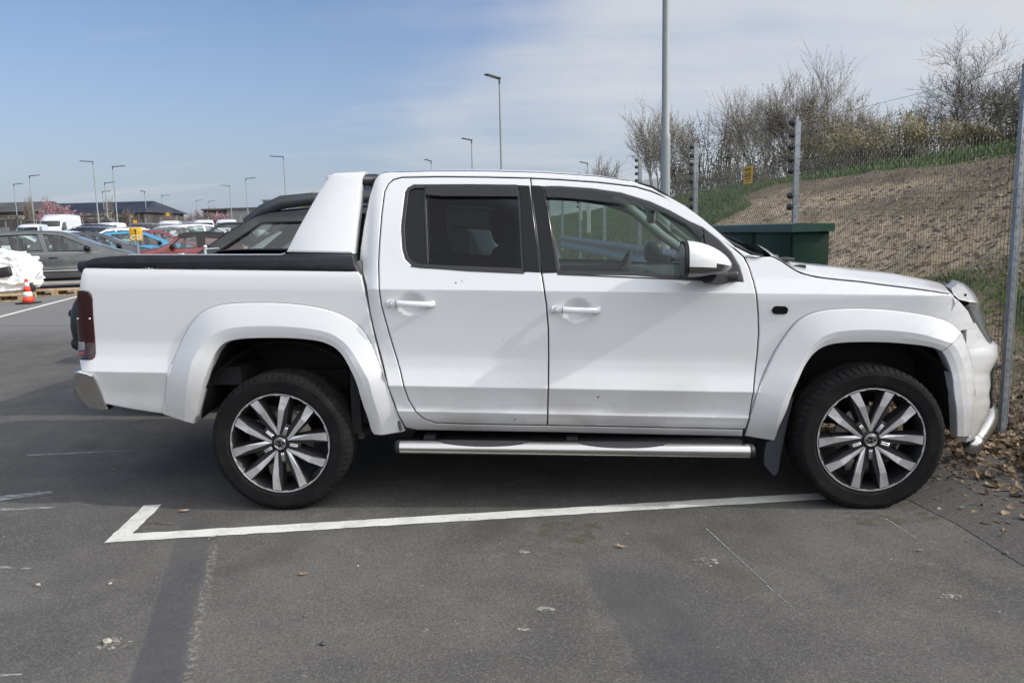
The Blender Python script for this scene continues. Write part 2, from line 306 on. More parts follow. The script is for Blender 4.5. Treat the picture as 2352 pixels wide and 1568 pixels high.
def area2(p): return sum(p[i][0]*p[(i+1)%len(p)][1]-p[(i+1)%len(p)][0]*p[i][1] for i in range(len(p)))
def resample(p,mx,closed=True):
    o=[]; n=len(p)
    for i in range(n if closed else n-1):
        a,b=p[i],p[(i+1)%n]; k=max(1,int(math.ceil(math.dist(a,b)/mx)))
        o+=[(a[0]+(b[0]-a[0])*j/k,a[1]+(b[1]-a[1])*j/k) for j in range(k)]
    if not closed: o.append(p[-1])
    return o
def smoothline(p,it=1,closed=False):
    for _ in range(it):
        q=[] if closed else [p[0]]; n=len(p)
        for i in range(n if closed else n-1):
            a,b=p[i],p[(i+1)%n]; q+=[tuple(a[k]*.75+b[k]*.25 for k in range(len(a))),tuple(a[k]*.25+b[k]*.75 for k in range(len(a)))]
        if not closed: q.append(p[-1])
        p=q
    return p
def equi(p,n):                                              # n points evenly along an open polyline
    d=[0]
    for i in range(len(p)-1): d.append(d[-1]+math.dist(p[i],p[i+1]))
    o=[]; j=0
    for k in range(n):
        t=d[-1]*k/(n-1)
        while j<len(p)-2 and d[j+1]<t: j+=1
        w=(t-d[j])/max(1e-9,d[j+1]-d[j]); o.append(tuple(p[j][c]+(p[j+1][c]-p[j][c])*w for c in range(len(p[j]))))
    return o
def offset(p,d):                                            # p counter-clockwise; d>0 moves inwards
    n=len(p); o=[]
    for i in range(n):
        a,b,c=p[i-1],p[i],p[(i+1)%n]
        e1=Vector((b[0]-a[0],b[1]-a[1])); e2=Vector((c[0]-b[0],c[1]-b[1]))
        n1=Vector((-e1.y,e1.x)).normalized() if e1.length>1e-9 else Vector((0,0)); n2=Vector((-e2.y,e2.x)).normalized() if e2.length>1e-9 else n1
        k=n1+n2; k=k/max(.35,k.length_squared/2) if k.length>1e-6 else n1
        o.append((b[0]+k.x*d,b[1]+k.y*d))
    return o
def clean(p,eps=1e-4):
    o=[]
    for q in p:
        if not o or math.dist(o[-1],q)>eps: o.append(q)
    if math.dist(o[0],o[-1])<eps: o.pop()
    return o
def hf(outer,holes,fn,zs=(),xs=(),rake=0.0,gap=.0035,lip=.006,flange=.03,ds=.06,tilt=.9,lipdrop=.003):
    """sheet over an x,z outline lying on the surface y=fn(x,z), with rolled edges and exact normals: verts, faces, normals"""
    def ccw(p): p=clean(p); return p if area2(p)>0 else p[::-1]
    loops=[ccw(resample(ccw(outer),ds))]+[ccw(resample(ccw(h),ds))[::-1] for h in holes]
    r0=[offset(l,gap) for l in loops]; r1=[offset(l,gap+lip) for l in loops]
    bm=bmesh.new(); V=lambda l:[bm.verts.new((x,0,z)) for x,z in l]
    v0=[V(l) for l in r0]; v1=[V(l) for l in r1]
    for a,b in zip(v0,v1):
        n=len(a)
        for i in range(n):
            try: bm.faces.new((a[i],a[(i+1)%n],b[(i+1)%n],b[i]))
            except ValueError: pass
    flat=[v for l in v1 for v in l]
    for t in tessellate_polygon([[Vector((x,z,0)) for x,z in l] for l in r1]):
        try: bm.faces.new([flat[i] for i in t])
        except ValueError: pass
    pl=[(Vector((rake,0,1)),Vector((RX0,0,z))) for z in zs]+[(Vector((1,0,0)),Vector((x,0,0))) for x in xs]
    for no,co in pl: bmesh.ops.bisect_plane(bm,geom=bm.verts[:]+bm.edges[:]+bm.faces[:],plane_co=co,plane_no=no,dist=1e-5)
    bmesh.ops.recalc_face_normals(bm,faces=bm.faces)
    for f in bm.faces:
        if f.normal.y>0: f.normal_flip()
    bm.verts.index_update(); P=[]; NR=[]; out={}
    for e in bm.edges:
        if len(e.link_faces)==1:
            f=e.link_faces[0]; c=f.calc_center_median(); a,b=e.verts[0].co,e.verts[1].co; t=b-a; o=Vector((t.z,0,-t.x))
            if o.length<1e-9: continue
            o.normalize()
            if o.dot(a-c)<0: o=-o
            for v in e.verts: out[v.index]=out.get(v.index,Vector((0,0,0)))+o
    h=.0015
    for v in bm.verts:
        x,z=v.co.x,v.co.z; y=fn(x,z); n=Vector(((fn(x+h,z)-fn(x-h,z))/(2*h),-1,(fn(x,z+h)-fn(x,z-h))/(2*h))).normalized()
        if v.index in out: o=out[v.index].normalized(); n=(n+o*tilt).normalized(); y+=lipdrop
        P.append((x,y,z)); NR.append(n)
    F=[[v.index for v in f.verts] for f in bm.faces]
    if flange:
        mp={}
        for i,o in out.items(): mp[i]=len(P); o=o.normalized(); P+= [P[i],(P[i][0],P[i][1]+flange,P[i][2])]; NR+=[o,o]
        for e in bm.edges:
            if len(e.link_faces)==1 and e.verts[0].index in mp and e.verts[1].index in mp:
                l=[l for l in e.link_faces[0].loops if l.edge==e][0]; a=l.vert.index; b=l.link_loop_next.vert.index
                F.append((mp[b],mp[a],mp[a]+1,mp[b]+1))
    bm.free(); return P,F,NR
def nmesh(name,P,F,NR,m,parent=None):
    me=D.meshes.new(name); me.from_pydata(P,[],F); me.polygons.foreach_set('use_smooth',[True]*len(F)); me.update()
    me.normals_split_custom_set_from_vertices([tuple(n) for n in NR]); me.materials.append(MT[m]); return link(D.objects.new(name,me),parent)
RX0=1.3
def lerp_tab(tab,z):
    if z<=tab[0][0]: return tab[0][1]
    for (a,p),(b,q) in zip(tab,tab[1:]):
        if z<=b: return p+(q-p)*(z-a)/(b-a)
    return tab[-1][1]
def hermite(tab,z):                                         # smooth through the table; a doubled entry (within 1 cm) makes a crease
    n=len(tab)
    if z<=tab[0][0]: return tab[0][1]
    if z>=tab[-1][0]: return tab[-1][1]
    for i in range(n-1):
        if tab[i][0]<=z<=tab[i+1][0]:
            (a,p),(b,q)=tab[i][:2],tab[i+1][:2]; d=(q-p)/(b-a)
            def sl(j,default):
                if j<=0 or j>=n-1: return default
                l=(tab[j][1]-tab[j-1][1])/(tab[j][0]-tab[j-1][0]); r=(tab[j+1][1]-tab[j][1])/(tab[j+1][0]-tab[j][0])
                if len(tab[j])>2: return d                   # crease
                return 0 if l*r<0 else 2*l*r/(l+r+1e-12)
            m0,m1=sl(i,d),sl(i+1,d); t=(z-a)/(b-a); t2,t3=t*t,t*t*t; hh=b-a
            return p*(2*t3-3*t2+1)+hh*m0*(t3-2*t2+t)+q*(-2*t3+3*t2)+hh*m1*(t3-t2)
    return tab[-1][1]
# ------------------------------------------------------------------ the white pickup truck
WID=1.954; YC=WID/2; RAKE=.030
CABT=[(.34,.20),(.415,.125),(.455,.098),(.50,.074),(.518,.066,1),(.535,.071),(.575,.066),(.62,.056),(.660,.043,1),(.70,.058),(.76,.076),(.84,.083),(.95,.081),(1.05,.076),(1.168,.066,1),(1.25,.098),(1.30,.116),(1.45,.168),(1.60,.228),(1.73,.290),(1.78,.318),(1.84,.37)]
BEDT=[(.38,.16),(.50,.090),(.58,.078),(.65,.058),(.708,.041,1),(.745,.054),(.80,.070),(.88,.078),(1.0,.077),(1.15,.078),(1.22,.084),(1.26,.098),(1.30,.125)]
def zr(x,z): return z+RAKE*(x-RX0)
NX0=3.30; NP=2.4
NOSE=[(.20,3.81),(.26,3.88),(.34,3.945),(.44,3.99),(.50,3.995),(.55,3.982),(.66,3.985),(.70,4.01),(.74,4.03),(.79,4.02),(.825,3.97),(.90,3.93),(1.0,3.89),(1.08,3.85),(1.2,3.78)]
def nosecurve(x,z,y0):
    if x<=NX0: return y0
    k=min(.995,(x-NX0)/(lerp_tab(NOSE,z)-NX0)); return YC-(YC-y0)*(1-k**NP)**(1/NP)
DISH=[]                                                     # x,z,rx,rz,depth of the door-handle dishes
def cabY(x,z):
    y=hermite(CABT,zr(x,z))
    for cx,cz,rx,rz,dp in DISH:
        r=((x-cx)/rx)**2+((z-cz)/rz)**2
        if r<1: y+=dp*(1-r)**1.5
    if x<.57: y+=.055*((.57-x)/.12)**2                      # the cab's rear corner rolls inwards
    return y
FRT=[(.18,.085),(.40,.066)]+CABT[7:]
def fenY(x,z):
    w=max(0,min(1,(x-2.75)/.3)); a=hermite(CABT,zr(x,z)); a=a if w<=0 else a*(1-w)+w*hermite(FRT,zr(x,z))
    return nosecurve(x,z,a+.012*max(0,min(1,(z-1.1)/.1)))
BRX,BRR=-1.145,.13
def bedY(x,z):
    y=hermite(BEDT,zr(x,z))
    if x<BRX+BRR: k=min(.99,(BRX+BRR-x)/BRR); y+=BRR*(1-math.sqrt(1-k*k))
    return y
def side(pts,fn,dy=0):                                      # photograph points -> x,z on the surface y=fn+dy
    o=[]
    for px,py in pts:
        Y=.08
        for _ in range(25):
            p=atY(px,py,Y); Y=Y*.4+.6*(fn(p.x,p.z)+dy)
        o.append((p.x,p.z))
    return o
truck=tag(empty('pickup_truck',(0,0,0)),'large white double cab pickup truck with white sports bar and steel side step','pickup truck')
FAR=([],[],[])                                              # white panels of the far side
def panel(name,outer,holes,fn,m='white',parent=None,mirror=True,zs=(),xs=(),**k):
    P,F,NR=hf(outer,holes,fn,zs,xs,RAKE,**k); o=nmesh(name,P,F,NR,m,parent or truck)
    if mirror:
        b=len(FAR[0]); FAR[0].extend((x,WID-y,z) for x,y,z in P); FAR[1].extend(tuple(i+b for i in reversed(f)) for f in F); FAR[2].extend(Vector((n.x,-n.y,n.z)) for n in NR)
    return o
def zl(a,b,st,extra=()):
    o=[]; z=a
    while z<=b: o.append(z); z+=st
    return o+list(extra)
CZ=zl(.42,1.80,.05)+[.514,.518,.522,.655,.660,.665,1.163,1.168,1.173]; CX=[.5+.15*i for i in range(22)]
BZ=zl(.42,1.28,.06)+[.703,.708,.713]; BXS=[-1.142,-1.135,-1.12,-1.10,-1.08,-1.06,-1.03]+[-1+.15*i for i in range(13)]
# --- outlines traced on the body side
rd=Z4([(940,140),(700,134),(450,132),(250,135),(205,146),(175,170),(155,212),(140,330),(128,480),(122,600),(125,720),(138,820),(165,920),(200,1040),(228,1130),(252,1230),(285,1330),(320,1390),(370,1432),(430,1452),(600,1458),(850,1463),(1030,1465),(1034,1300),(1037,1100),(1035,950),(1025,820),(1010,720),(990,600),(965,400),(950,280)])
fdtop=Z4([(940,140),(1100,148),(1300,162),(1400,173)])+Z5([(0,70),(130,108),(250,158),(380,230),(500,318),(620,418),(740,525),(840,612),(880,690),(915,800),(940,920),(952,1050),(955,1200),(945,1350),(930,1490)])+Z6([(92,800),(72,930),(50,1005)])
fd=fdtop+[(1708,986)]+Z4([(1400,1472),(1030,1465),(1034,1300),(1037,1100),(1035,950),(1025,820),(1010,720),(990,600),(965,400),(950,280)])
RD=side(rd,cabY); FDR=side(fd,cabY)
hr=side(Z4([(300,812)]),cabY)[0]; hfr=side(Z4([(1187,845)]),cabY)[0]
DISH+= [(hr[0],hr[1],.082,.066,.026),(hfr[0],hfr[1],.082,.066,.026)]
rw=Z4([(262,260),(268,215),(282,192),(312,177),(600,175),(860,178),(878,186),(884,220),(895,400),(906,640),(600,628),(345,617),(300,603),(268,572),(252,520),(246,400)])
fw_=ZW([(88,92),(300,97),(600,118),(900,162),(1200,254),(1400,345),(1600,455)])+Z5([(520,388),(640,478),(740,580),(800,680),(828,770),(834,799),(700,795),(500,783),(200,767),(0,752)])+ZW([(252,985),(215,780),(170,560),(115,300)])
RW=side(rw,cabY); FW=side(fw_,cabY)
dx=[h+(k)*.02 for h in (hr[0],hfr[0]) for k in range(-5,6)]; dz=[zr(hr[0],hr[1])+k*.016 for k in range(-5,6)]+[zr(hfr[0],hfr[1])+k*.016 for k in range(-5,6)]
door_r=panel('door',RD,[RW],cabY,zs=CZ+dz,xs=CX+dx); door_f=panel('door',FDR,[FW],cabY,zs=CZ+dz,xs=CX+dx)
door_r['label']='rear door with privacy glass'; door_f['label']='front door with clear glass'
# --- cab shell: rear corner, roof rail, windscreen pillar and sill as one pressing around the doors
shell=Z4([(25,520),(42,400),(76,225),(100,150),(120,122),(155,106),(400,99),(700,99),(1000,107),(1300,127),(1480,152)])+Z5([(130,75),(230,132),(330,207),(450,302),(600,417),(760,522),(900,592),(985,607),(845,615)])
ring=shell+list(reversed([p for p in fdtop[1:] if p[0]<1716 and p[1]<604]))   # back along the roof seam to the middle pillar
ring+=[fdtop[0]]+rd[1:23]                                   # rear door outline down to its lower front corner
ring+=Z4([(1400,1472)])+[(1708,986),(1707,1003)]+Z4([(1400,1512),(1030,1503),(600,1497),(330,1492),(270,1478),(235,1420),(190,1300),(150,1150),(110,1000),(75,850),(58,720),(35,640),(18,590)])
panel('cab_shell',side(ring,cabY),[],cabY,zs=CZ,xs=CX+[.53,.56,.59],ds=.05)
# --- cargo bed side
bed=Z3([(118,140),(600,147),(1100,153),(1582,160),(1600,185),(1618,260),(1640,370),(1668,500),(1698,620),(1735,760),(1768,870)])+Z4([(235,1430),(262,1488)])
bed+=Z3([(1680,1025),(1690,930),(1660,830),(1640,755),(1610,700),(1570,620),(1520,550),(1450,500),(1380,478),(1250,460),(1100,453),(960,457),(870,470),(800,500),(740,560),(690,640),(665,720),(655,840),(640,950),(540,928),(380,905),(240,878),(150,860),(92,690),(84,640),(82,500),(80,300),(84,240),(92,180),(104,148)])
panel('cargo_bed',side(bed,bedY),[],bedY,zs=BZ,xs=BXS,ds=.05)
# --- front wing
wing=Z5([(845,615),(985,607),(1060,606),(1130,640),(1200,690),(1280,735),(1400,765),(1560,785),(1740,801)])+Z6([(760,230),(900,247),(1050,267),(1150,284),(1203,324),(1245,372),(1272,430),(1293,472),(1210,482),(1160,545),(1100,530),(1000,497),(850,478),(650,472),(500,490),(400,560),(300,750),(255,850),(220,950),(200,1062),(48,1040),(50,1005),(72,930),(92,800)])+list(reversed(Z5([(845,616),(880,690),(915,800),(940,920),(952,1050),(955,1200),(945,1350),(930,1490)])))[:-1]
WZ=CZ; WX=[2.45+.12*i for i in range(8)]+[3.33+.035*i for i in range(18)]
panel('wing',side(wing,fenY),[],fenY,zs=WZ,xs=WX,ds=.05)
MT['seam']=mat('grey_seam',(.22,.22,.215),.7)
# --- wheel-arch flares: outer edge, ridge, lip, return
def flare(A,B,Cc,fn,n,depth=.047,name='fender_flare'):
    A,B,Cc=(equi(smoothline(side(q,fn,dy),1),n) for q,dy in ((A,0),(B,-depth),(Cc,-depth+.010)))
    rows=[]; 
    fs_=lambda x,z:sum(fn(x,z+.022*k) for k in range(-4,5))/9
    def row(pts,dy,k=0): return [(x,(fn if dy>-.008 else fs_)(x,z)+dy,z) for x,z in pts]
    mid=lambda p,q,t:[(a[0]+(b[0]-a[0])*t,a[1]+(b[1]-a[1])*t) for a,b in zip(p,q)]
    rows=[row(A,.004),row(A,-.007),row(mid(A,B,.05),-.012),row(mid(A,B,.5),-.012-(depth-.012)*.52),row(mid(A,B,.95),-depth+.0015),row(B,-depth),row(mid(B,Cc,.05),-depth+.0003),row(mid(B,Cc,.5),-depth+.004),row(mid(B,Cc,.96),-depth+.014),row(Cc,-depth+.021),[(x,fn(x,z)+.05,z) for x,z in Cc]]
    ln=MB(); lv=[p for (x,y,z),(x2,z2) in zip(rows[-1],Cc) for p in ((x,y-.004,z),(x,.52,z))]; zm=min(z for x,y,z in lv)+.13; lv=[(x,y,max(z,zm) if y>.5 else z) for x,y,z in lv]; lf=[(2*k,2*k+1,2*k+3,2*k+2) for k in range(n-1)]; ln.add(lv,lf,True); ln.build('arch_liner','void',truck,fixn=False); ln=MB(); ln.add([(x,WID-y,z) for x,y,z in lv],lf,True); ln.build('arch_liner','void',truck,fixn=False)
    mb=MB(); q=len(rows)
    vs=[p for r in rows for p in r]; fs=[(i*n+k,i*n+k+1,(i+1)*n+k+1,(i+1)*n+k) for i in range(q-1) for k in range(n-1)]
    fs+= [tuple(i*n for i in range(q)),tuple(i*n+n-1 for i in range(q))[::-1]]
    mb.add(vs,fs,True); o=mb.build(name,'white',truck,sharp=11); sm=MB(); sm.tube(row(A,-.001),.0042,6); sm.build('flare_seam','seam',o)
    m2=MB(); m2.add([(x,WID-y,z) for x,y,z in vs],[f[::-1] for f in fs],True); m2.build(name,'white',truck,sharp=11)
    return rows
rA=Z3([(540,926),(545,850),(560,730),(590,640),(630,550),(680,450),(730,390),(790,355),(870,335),(1000,329),(1150,329),(1300,342),(1420,365),(1500,395),(1560,430),(1610,475),(1650,540),(1690,640),(1720,720),(1750,800),(1768,860)])+Z4([(235,1420),(268,1490)])
rB=Z3([(652,965),(655,840),(665,720),(690,640),(740,560),(800,500),(870,470),(960,457),(1100,453),(1250,460),(1380,478),(1450,500),(1520,550),(1570,620),(1610,700),(1640,755),(1660,830),(1690,930),(1717,1034)])
rC=Z3([(702,977),(712,900),(735,800),(770,690),(810,600),(850,555),(890,535),(960,523),(1100,519),(1250,522),(1370,535),(1440,560),(1490,600),(1530,670),(1570,760),(1600,860),(1630,950),(1650,1010),(1668,1032)])
flare(rA,rB,rC,lambda x,z:hermite(BEDT,zr(x,z)),72)
fA=Z6([(46,1040),(70,960),(95,860),(120,780),(160,680),(210,580),(270,490),(330,420),(400,385),(480,367),(600,360),(750,362),(900,378),(1010,395),(1090,415),(1150,440),(1190,475),(1202,490)])
fB=Z6([(198,1067),(220,950),(255,850),(300,750),(387,584),(430,535),(500,490),(650,472),(850,478),(1000,497),(1100,530),(1158,546)])
fC=Z6([(207,1067),(230,1000),(265,920),(300,830),(330,750),(370,660),(420,595),(480,560),(560,545),(700,541),(850,545),(1000,560),(1060,572),(1104,590)])
flare(fA,fB,fC,fenY,60)
fA2=Z6([(1204,490),(1232,560),(1260,660),(1274,760),(1266,900),(1252,1046)]); fB2=Z6([(1160,548),(1200,600),(1228,700),(1243,800),(1250,900),(1249,1046)]); fC2=Z6([(1106,592),(1135,640),(1160,720),(1175,820),(1185,920),(1188,1046)])
flare(fA2,fB2,fC2,fenY,24,.040,'bumper_flare')
# --- nose: lofted around the plan curve of the front
def nose_pt(t,z,off=0,x0=None,y0=None):
    xn=lerp_tab(NOSE,z); ph=t*PI/2
    x=NX0+(xn-NX0)*math.sin(ph)**(2/NP); y0=hermite(FRT,zr(x,z))+.012*max(0,min(1,(z-1.1)/.1))
    y=YC-(YC-y0)*max(0,math.cos(ph))**(2/NP)
    n=Vector((math.sin(ph)**(2-2/NP)/(xn-NX0),-math.cos(ph)**(2-2/NP)/(YC-y0),0)).normalized()
    return (x+n.x*off,y+n.y*off,z)
def t_of_x(x,z):
    k=max(0,min(1,(x-NX0)/(lerp_tab(NOSE,z)-NX0))); return math.asin(k**(NP/2))*2/PI
def nose_patch(name,m,ts,zs,off=0,depth=.03,parent=None,both=True,smooth=True):
    """ts(z)->(t0,t1) range on the near half; mirrored to the far half"""
    nt_=18; weld=name in('bumper','grille') and ts(zs[0])[1]>.99; mb=MB(); res=None
    for mir in ((0,1) if both else (0,)):
        vs=[]
        if not weld: mb=MB()
        for o in (off,off-depth):
            for z in zs:
                a,b=ts(z)
                for k in range(nt_+1):
                    x,y,zz=nose_pt(a+(b-a)*k/nt_,z,o); vs.append((x,WID-y,zz) if mir else (x,y,zz))
        nz_=len(zs); Q=nt_+1; fs=[(i*Q+k,i*Q+k+1,(i+1)*Q+k+1,(i+1)*Q+k) for i in range(nz_-1) for k in range(nt_)]
        H=nz_*Q; rim=[k for k in range(Q)]+[i*Q+nt_ for i in range(1,nz_)]+[(nz_-1)*Q+k for k in range(nt_-1,-1,-1)]+[i*Q for i in range(nz_-2,0,-1)]
        fs+=[(rim[i],rim[(i+1)%len(rim)],rim[(i+1)%len(rim)]+H,rim[i]+H) for i in range(len(rim))]
        mb.add(vs,fs,smooth)
        if not weld: o=mb.build(name,m,parent or truck,sharp=35); res=res or o
    if not weld: return res
    o=mb.build(name,m,parent or truck,sharp=35); bm=bmesh.new(); bm.from_mesh(o.data); bmesh.ops.remove_doubles(bm,verts=bm.verts,dist=.0008); bmesh.ops.recalc_face_normals(bm,faces=bm.faces); bm.to_mesh(o.data); bm.free(); o.data.set_sharp_from_angle(angle=R(35)); return o
zsB=[.318,.33,.35,.39,.44,.48,.50,.525,.55,.60,.66,.68,.70,.72,.74,.765,.79,.805,.815]
bump_o=nose_patch('bumper','white',lambda z:(t_of_x(3.61 if z>.55 else 3.64,z),1.0),zsB,0,.05)
def steel_bar():
    mb=MB(); pts=[(3.765,.33,.262),(3.88,.45,.30),(4.0,.60,.345),(4.08,.80,.37),(4.10,.977,.375)]; pts=smoothline(pts,2); far=[(x,WID-y,z) for x,y,z in reversed(pts[:-1])]
    allp=pts+far; mb.tube(allp,.047,14); mb.ball(allp[0],.056,3); return mb.build('bull_bar','steel',truck)
nose_patch('bumper','white',lambda z:(t_of_x(3.60,z),.50-.10*(z-.81)/.105),[.812,.835,.86,.89,.915,.945],-.002,.05)
steel_bar()
vent=nose_patch('fog_lamp_vent','black',lambda z:(.50,.76),[.47,.50,.525,.55,.60,.66,.68,.69],.010,.02)
for zz in (.52,.58,.63):
    for mir in (0,1):
        mb=MB(); pts=[nose_pt(.50+.26*k/8,zz,.009) for k in range(9)]; mb.tube([(x,WID-y,z) if mir else (x,y,z) for x,y,z in pts],.006,6); mb.build('vent_slat','trim',vent)
nose_patch('headlight','clearlens',lambda z:(.47-.10*(z-.83)/.2+.02,.74),[.822,.85,.90,.95,1.0,1.03],.006,.05)
hl=nose_patch('grille','black',lambda z:(.752,1.0),[.822,.88,.94,1.0,1.03],-.005,.05)
mb=MB()
for zz in (.86,.92,.98):
    for mir in (0,1):
        pts=[nose_pt(.76+.24*k/8,zz,.006) for k in range(9)]; mb.tube([(x,WID-y,z) if mir else (x,y,z) for x,y,z in pts],.009,6)
mb.build('grille_bar','chrome',hl)
nose_patch('grille','black',lambda z:(.84,1.0),[.44,.50,.56,.62,.68],.004,.02)
# --- bonnet, from the near shut line over to the far one
shut=side(Z5([(1060,606),(1130,640),(1200,690),(1280,735),(1400,765),(1560,785),(1740,801)])+Z6([(760,230),(900,247),(1050,267),(1140,283)]),fenY)
def bonnet():
    S=[p for p in equi(smoothline(shut,1),34)]; mb=MB(); nu=28; vs=[]
    xm=max(p[0] for p in S)
    for x,z in S:
        y0=fenY(x,z)
        for k in range(nu+1):
            u=-1+2*k/nu; w=1-abs(u)**2.6; y=YC+u*(YC-y0)
            xx=x+(w*.16 if x>3.2 else 0)*max(0,(x-3.2)/(xm-3.2)); 
            cr=.062 if x<3.3 else .062-.03*((x-3.3)/(xm-3.3))
            ridge=.012*math.exp(-((abs(u)-.62)/.12)**2)
            vs.append((xx,y+(.004 if k==0 else -.004 if k==nu else 0),z+cr*w**.8+ridge-.002))
    Q=nu+1; fs=[(i*Q+k,i*Q+k+1,(i+1)*Q+k+1,(i+1)*Q+k) for i in range(len(S)-1) for k in range(nu)]
    # rolled nose below the leading edge
    last=vs[-Q:]; 
    for dx_,dz_ in ((.025,-.02),(.035,-.05),(.02,-.085)):
        vs+=[(x+dx_,y,z+dz_) for x,y,z in last]
    nrow=len(S)+3
    fs+=[(i*Q+k,i*Q+k+1,(i+1)*Q+k+1,(i+1)*Q+k) for i in range(len(S)-1,nrow-1) for k in range(nu)]
    mb.add(vs,fs,True); return mb.build('bonnet','white',truck,sharp=50)
bon=bonnet()
# white stone deflector clipped to the bonnet's leading edge
def deflector():
    tip=Z6([(1148,250),(1168,240),(1196,217),(1225,226),(1258,248),(1300,285),(1327,334),(1262,326),(1192,311),(1160,284)])
    P=[(p.x,p.z) for p in (atY(a,b,.24) for a,b in tip)]; mb=MB()
    n=len(P); cx=sum(p[0] for p in P)/n; cz=sum(p[1] for p in P)/n
    rows=[]
    for y,k,dx_ in ((.238,.93,0),(.232,1,0),(.30,1.0,.02),(.40,.98,.05)): rows.append([(cx+(x-cx)*k+dx_,y+.55*max(0,x-cx+.05)**1.2,cz+(z-cz)*k) for x,z in P])
    vs=[p for r in rows for p in r]; fs=[tuple(range(n))]+[(i*n+k,i*n+(k+1)%n,(i+1)*n+(k+1)%n,(i+1)*n+k) for i in range(len(rows)-1) for k in range(n)]
    mb.add(vs,fs,False); mb.add([(x,WID-y,z) for x,y,z in vs],[f[::-1] for f in fs],False)
    # blade across the front, standing off the bonnet
    top=P[2]; nose=P[6]; bl=[]
    for k in range(21):
        y=.32+(WID-.64)*k/20; u=(y-YC)/(YC-.3); w=1-abs(u)**2.2
        bl.append([(top[0]+.02+.10*w,y,top[1]+.004-.055*w),(top[0]+.05+.11*w,y,top[1]+.0-.057*w),(nose[0]-.02+.10*w,y,nose[1]+.02-.02*w),(nose[0]-.05+.10*w,y,nose[1]+.01-.02*w)])
    vs=[p for r in bl for p in r]; fs=[(i*4+k,i*4+(k+1)%4,(i+1)*4+(k+1)%4,(i+1)*4+k) for i in range(20) for k in range(4)]; mb.add(vs,fs,True)
    o=mb.build('bonnet_deflector','white',truck,sharp=30)
    s=atY(*Z6([(1231,288)])[0],.225); MB().ball((s.x,.230,s.z),.008,2,sc=(1,.5,1)).build('fixing_screw','black',o)
deflector()
# --- roof and windscreen
rail=side(Z4([(100,150),(120,122),(155,106),(400,99),(700,99),(1000,107),(1300,127),(1480,152)]),cabY)
pil=side(Z5([(20,45),(130,75),(230,132),(330,207),(450,302),(600,417),(760,522),(900,592),(985,607)]),cabY)
def loft(name,m,L,fx,fz,nu=24,sharp=None,pw=2.2,y_in=0):
    mb=MB(); vs=[]; N_=len(L)
    for i,(x,z) in enumerate(L):
        y0=cabY(x,z)+y_in; t=i/(N_-1)
        for k in range(nu+1):
            u=-1+2*k/nu; u=math.copysign(abs(u)**.8,u); w=1-abs(u)**pw; vs.append((x+fx(t)*w,YC+u*(YC-y0),z+fz(t)*w))
    Q=nu+1; mb.add(vs,[(i*Q+k,i*Q+k+1,(i+1)*Q+k+1,(i+1)*Q+k) for i in range(N_-1) for k in range(nu)],True); return mb.build(name,m,truck,sharp=sharp)
roofL=equi(rail[2:],30); loft('roof','white',roofL,lambda t:-.02+.05*t,lambda t:.020+.022*math.sin(PI*min(1,t*.8+.15)),pw=2.4)
rearL=equi(list(reversed(side(Z4([(25,520),(42,400),(76,225),(100,150),(120,122),(155,106)]),cabY))),8)
loft('cab_back','white',rearL,lambda t:-.02,lambda t:.02*(1-t),pw=3)
wsL=equi(pil,20); loft('windscreen','glass',wsL,lambda t:.02+.10*t,lambda t:.02+.015*math.sin(PI*t),pw=2.0)
# black windscreen edge and cowl
mb=MB(); mb.tube([(x+.006,cabY(x,z)+.012,z+.004) for x,z in wsL],.0045,6); mb.build('windscreen_seal','black',truck); mb=MB(); mb.tube([(x+.006,WID-cabY(x,z)-.012,z+.004) for x,z in wsL],.0045,6); mb.build('windscreen_seal','black',truck)
MT['seamdark']=mat('gap_grey',(.07,.07,.07),.7)
MT['mud']=mat('dark_blue_grey_rubber',(.022,.025,.033),.6)
MT['darkgreen']=mat('dark_green_rubber',(.009,.016,.013),.5)
# --- side glass, seals, middle-pillar trim
def sheet(name,poly,fn,m,parent,dy,gap=.0,mirror=False,**k):
    P,F,NR=hf(poly,[],lambda x,z:fn(x,z)+dy,CZ,CX,RAKE,gap=gap,lip=.003,flange=.004,lipdrop=.0006,**k)
    if mirror: nmesh(name,[(x,WID-y,z) for x,y,z in P],[tuple(reversed(f)) for f in F],[Vector((n.x,-n.y,n.z)) for n in NR],m,truck)
    return nmesh(name,P,F,NR,m,parent)
def ringsheet(name,outer,inner,fn,m,parent,dy,mirror=True):
    P,F,NR=hf(outer,[inner],lambda x,z:fn(x,z)+dy,CZ,CX,RAKE,gap=0,lip=.003,flange=.012,lipdrop=.001)
    if mirror: nmesh(name,[(x,WID-y,z) for x,y,z in P],[tuple(reversed(f)) for f in F],[Vector((n.x,-n.y,n.z)) for n in NR],m,truck)
    return nmesh(name,P,F,NR,m,parent)
def shrink(p,d): q=p if area2(p)>0 else p[::-1]; return offset(clean(q),d)
RWs,FWs=shrink(resample(RW,.05),-.004),shrink(resample(FW,.05),-.004)
ringsheet('window_seal',RWs,shrink(resample(RW,.05),.016),cabY,'trim',door_r,.004); ringsheet('window_seal',FWs,shrink(resample(FW,.05),.015),cabY,'trim',door_f,.004)
sheet('window',shrink(resample(RW,.05),.010),cabY,'tint',door_r,.016,mirror=True)
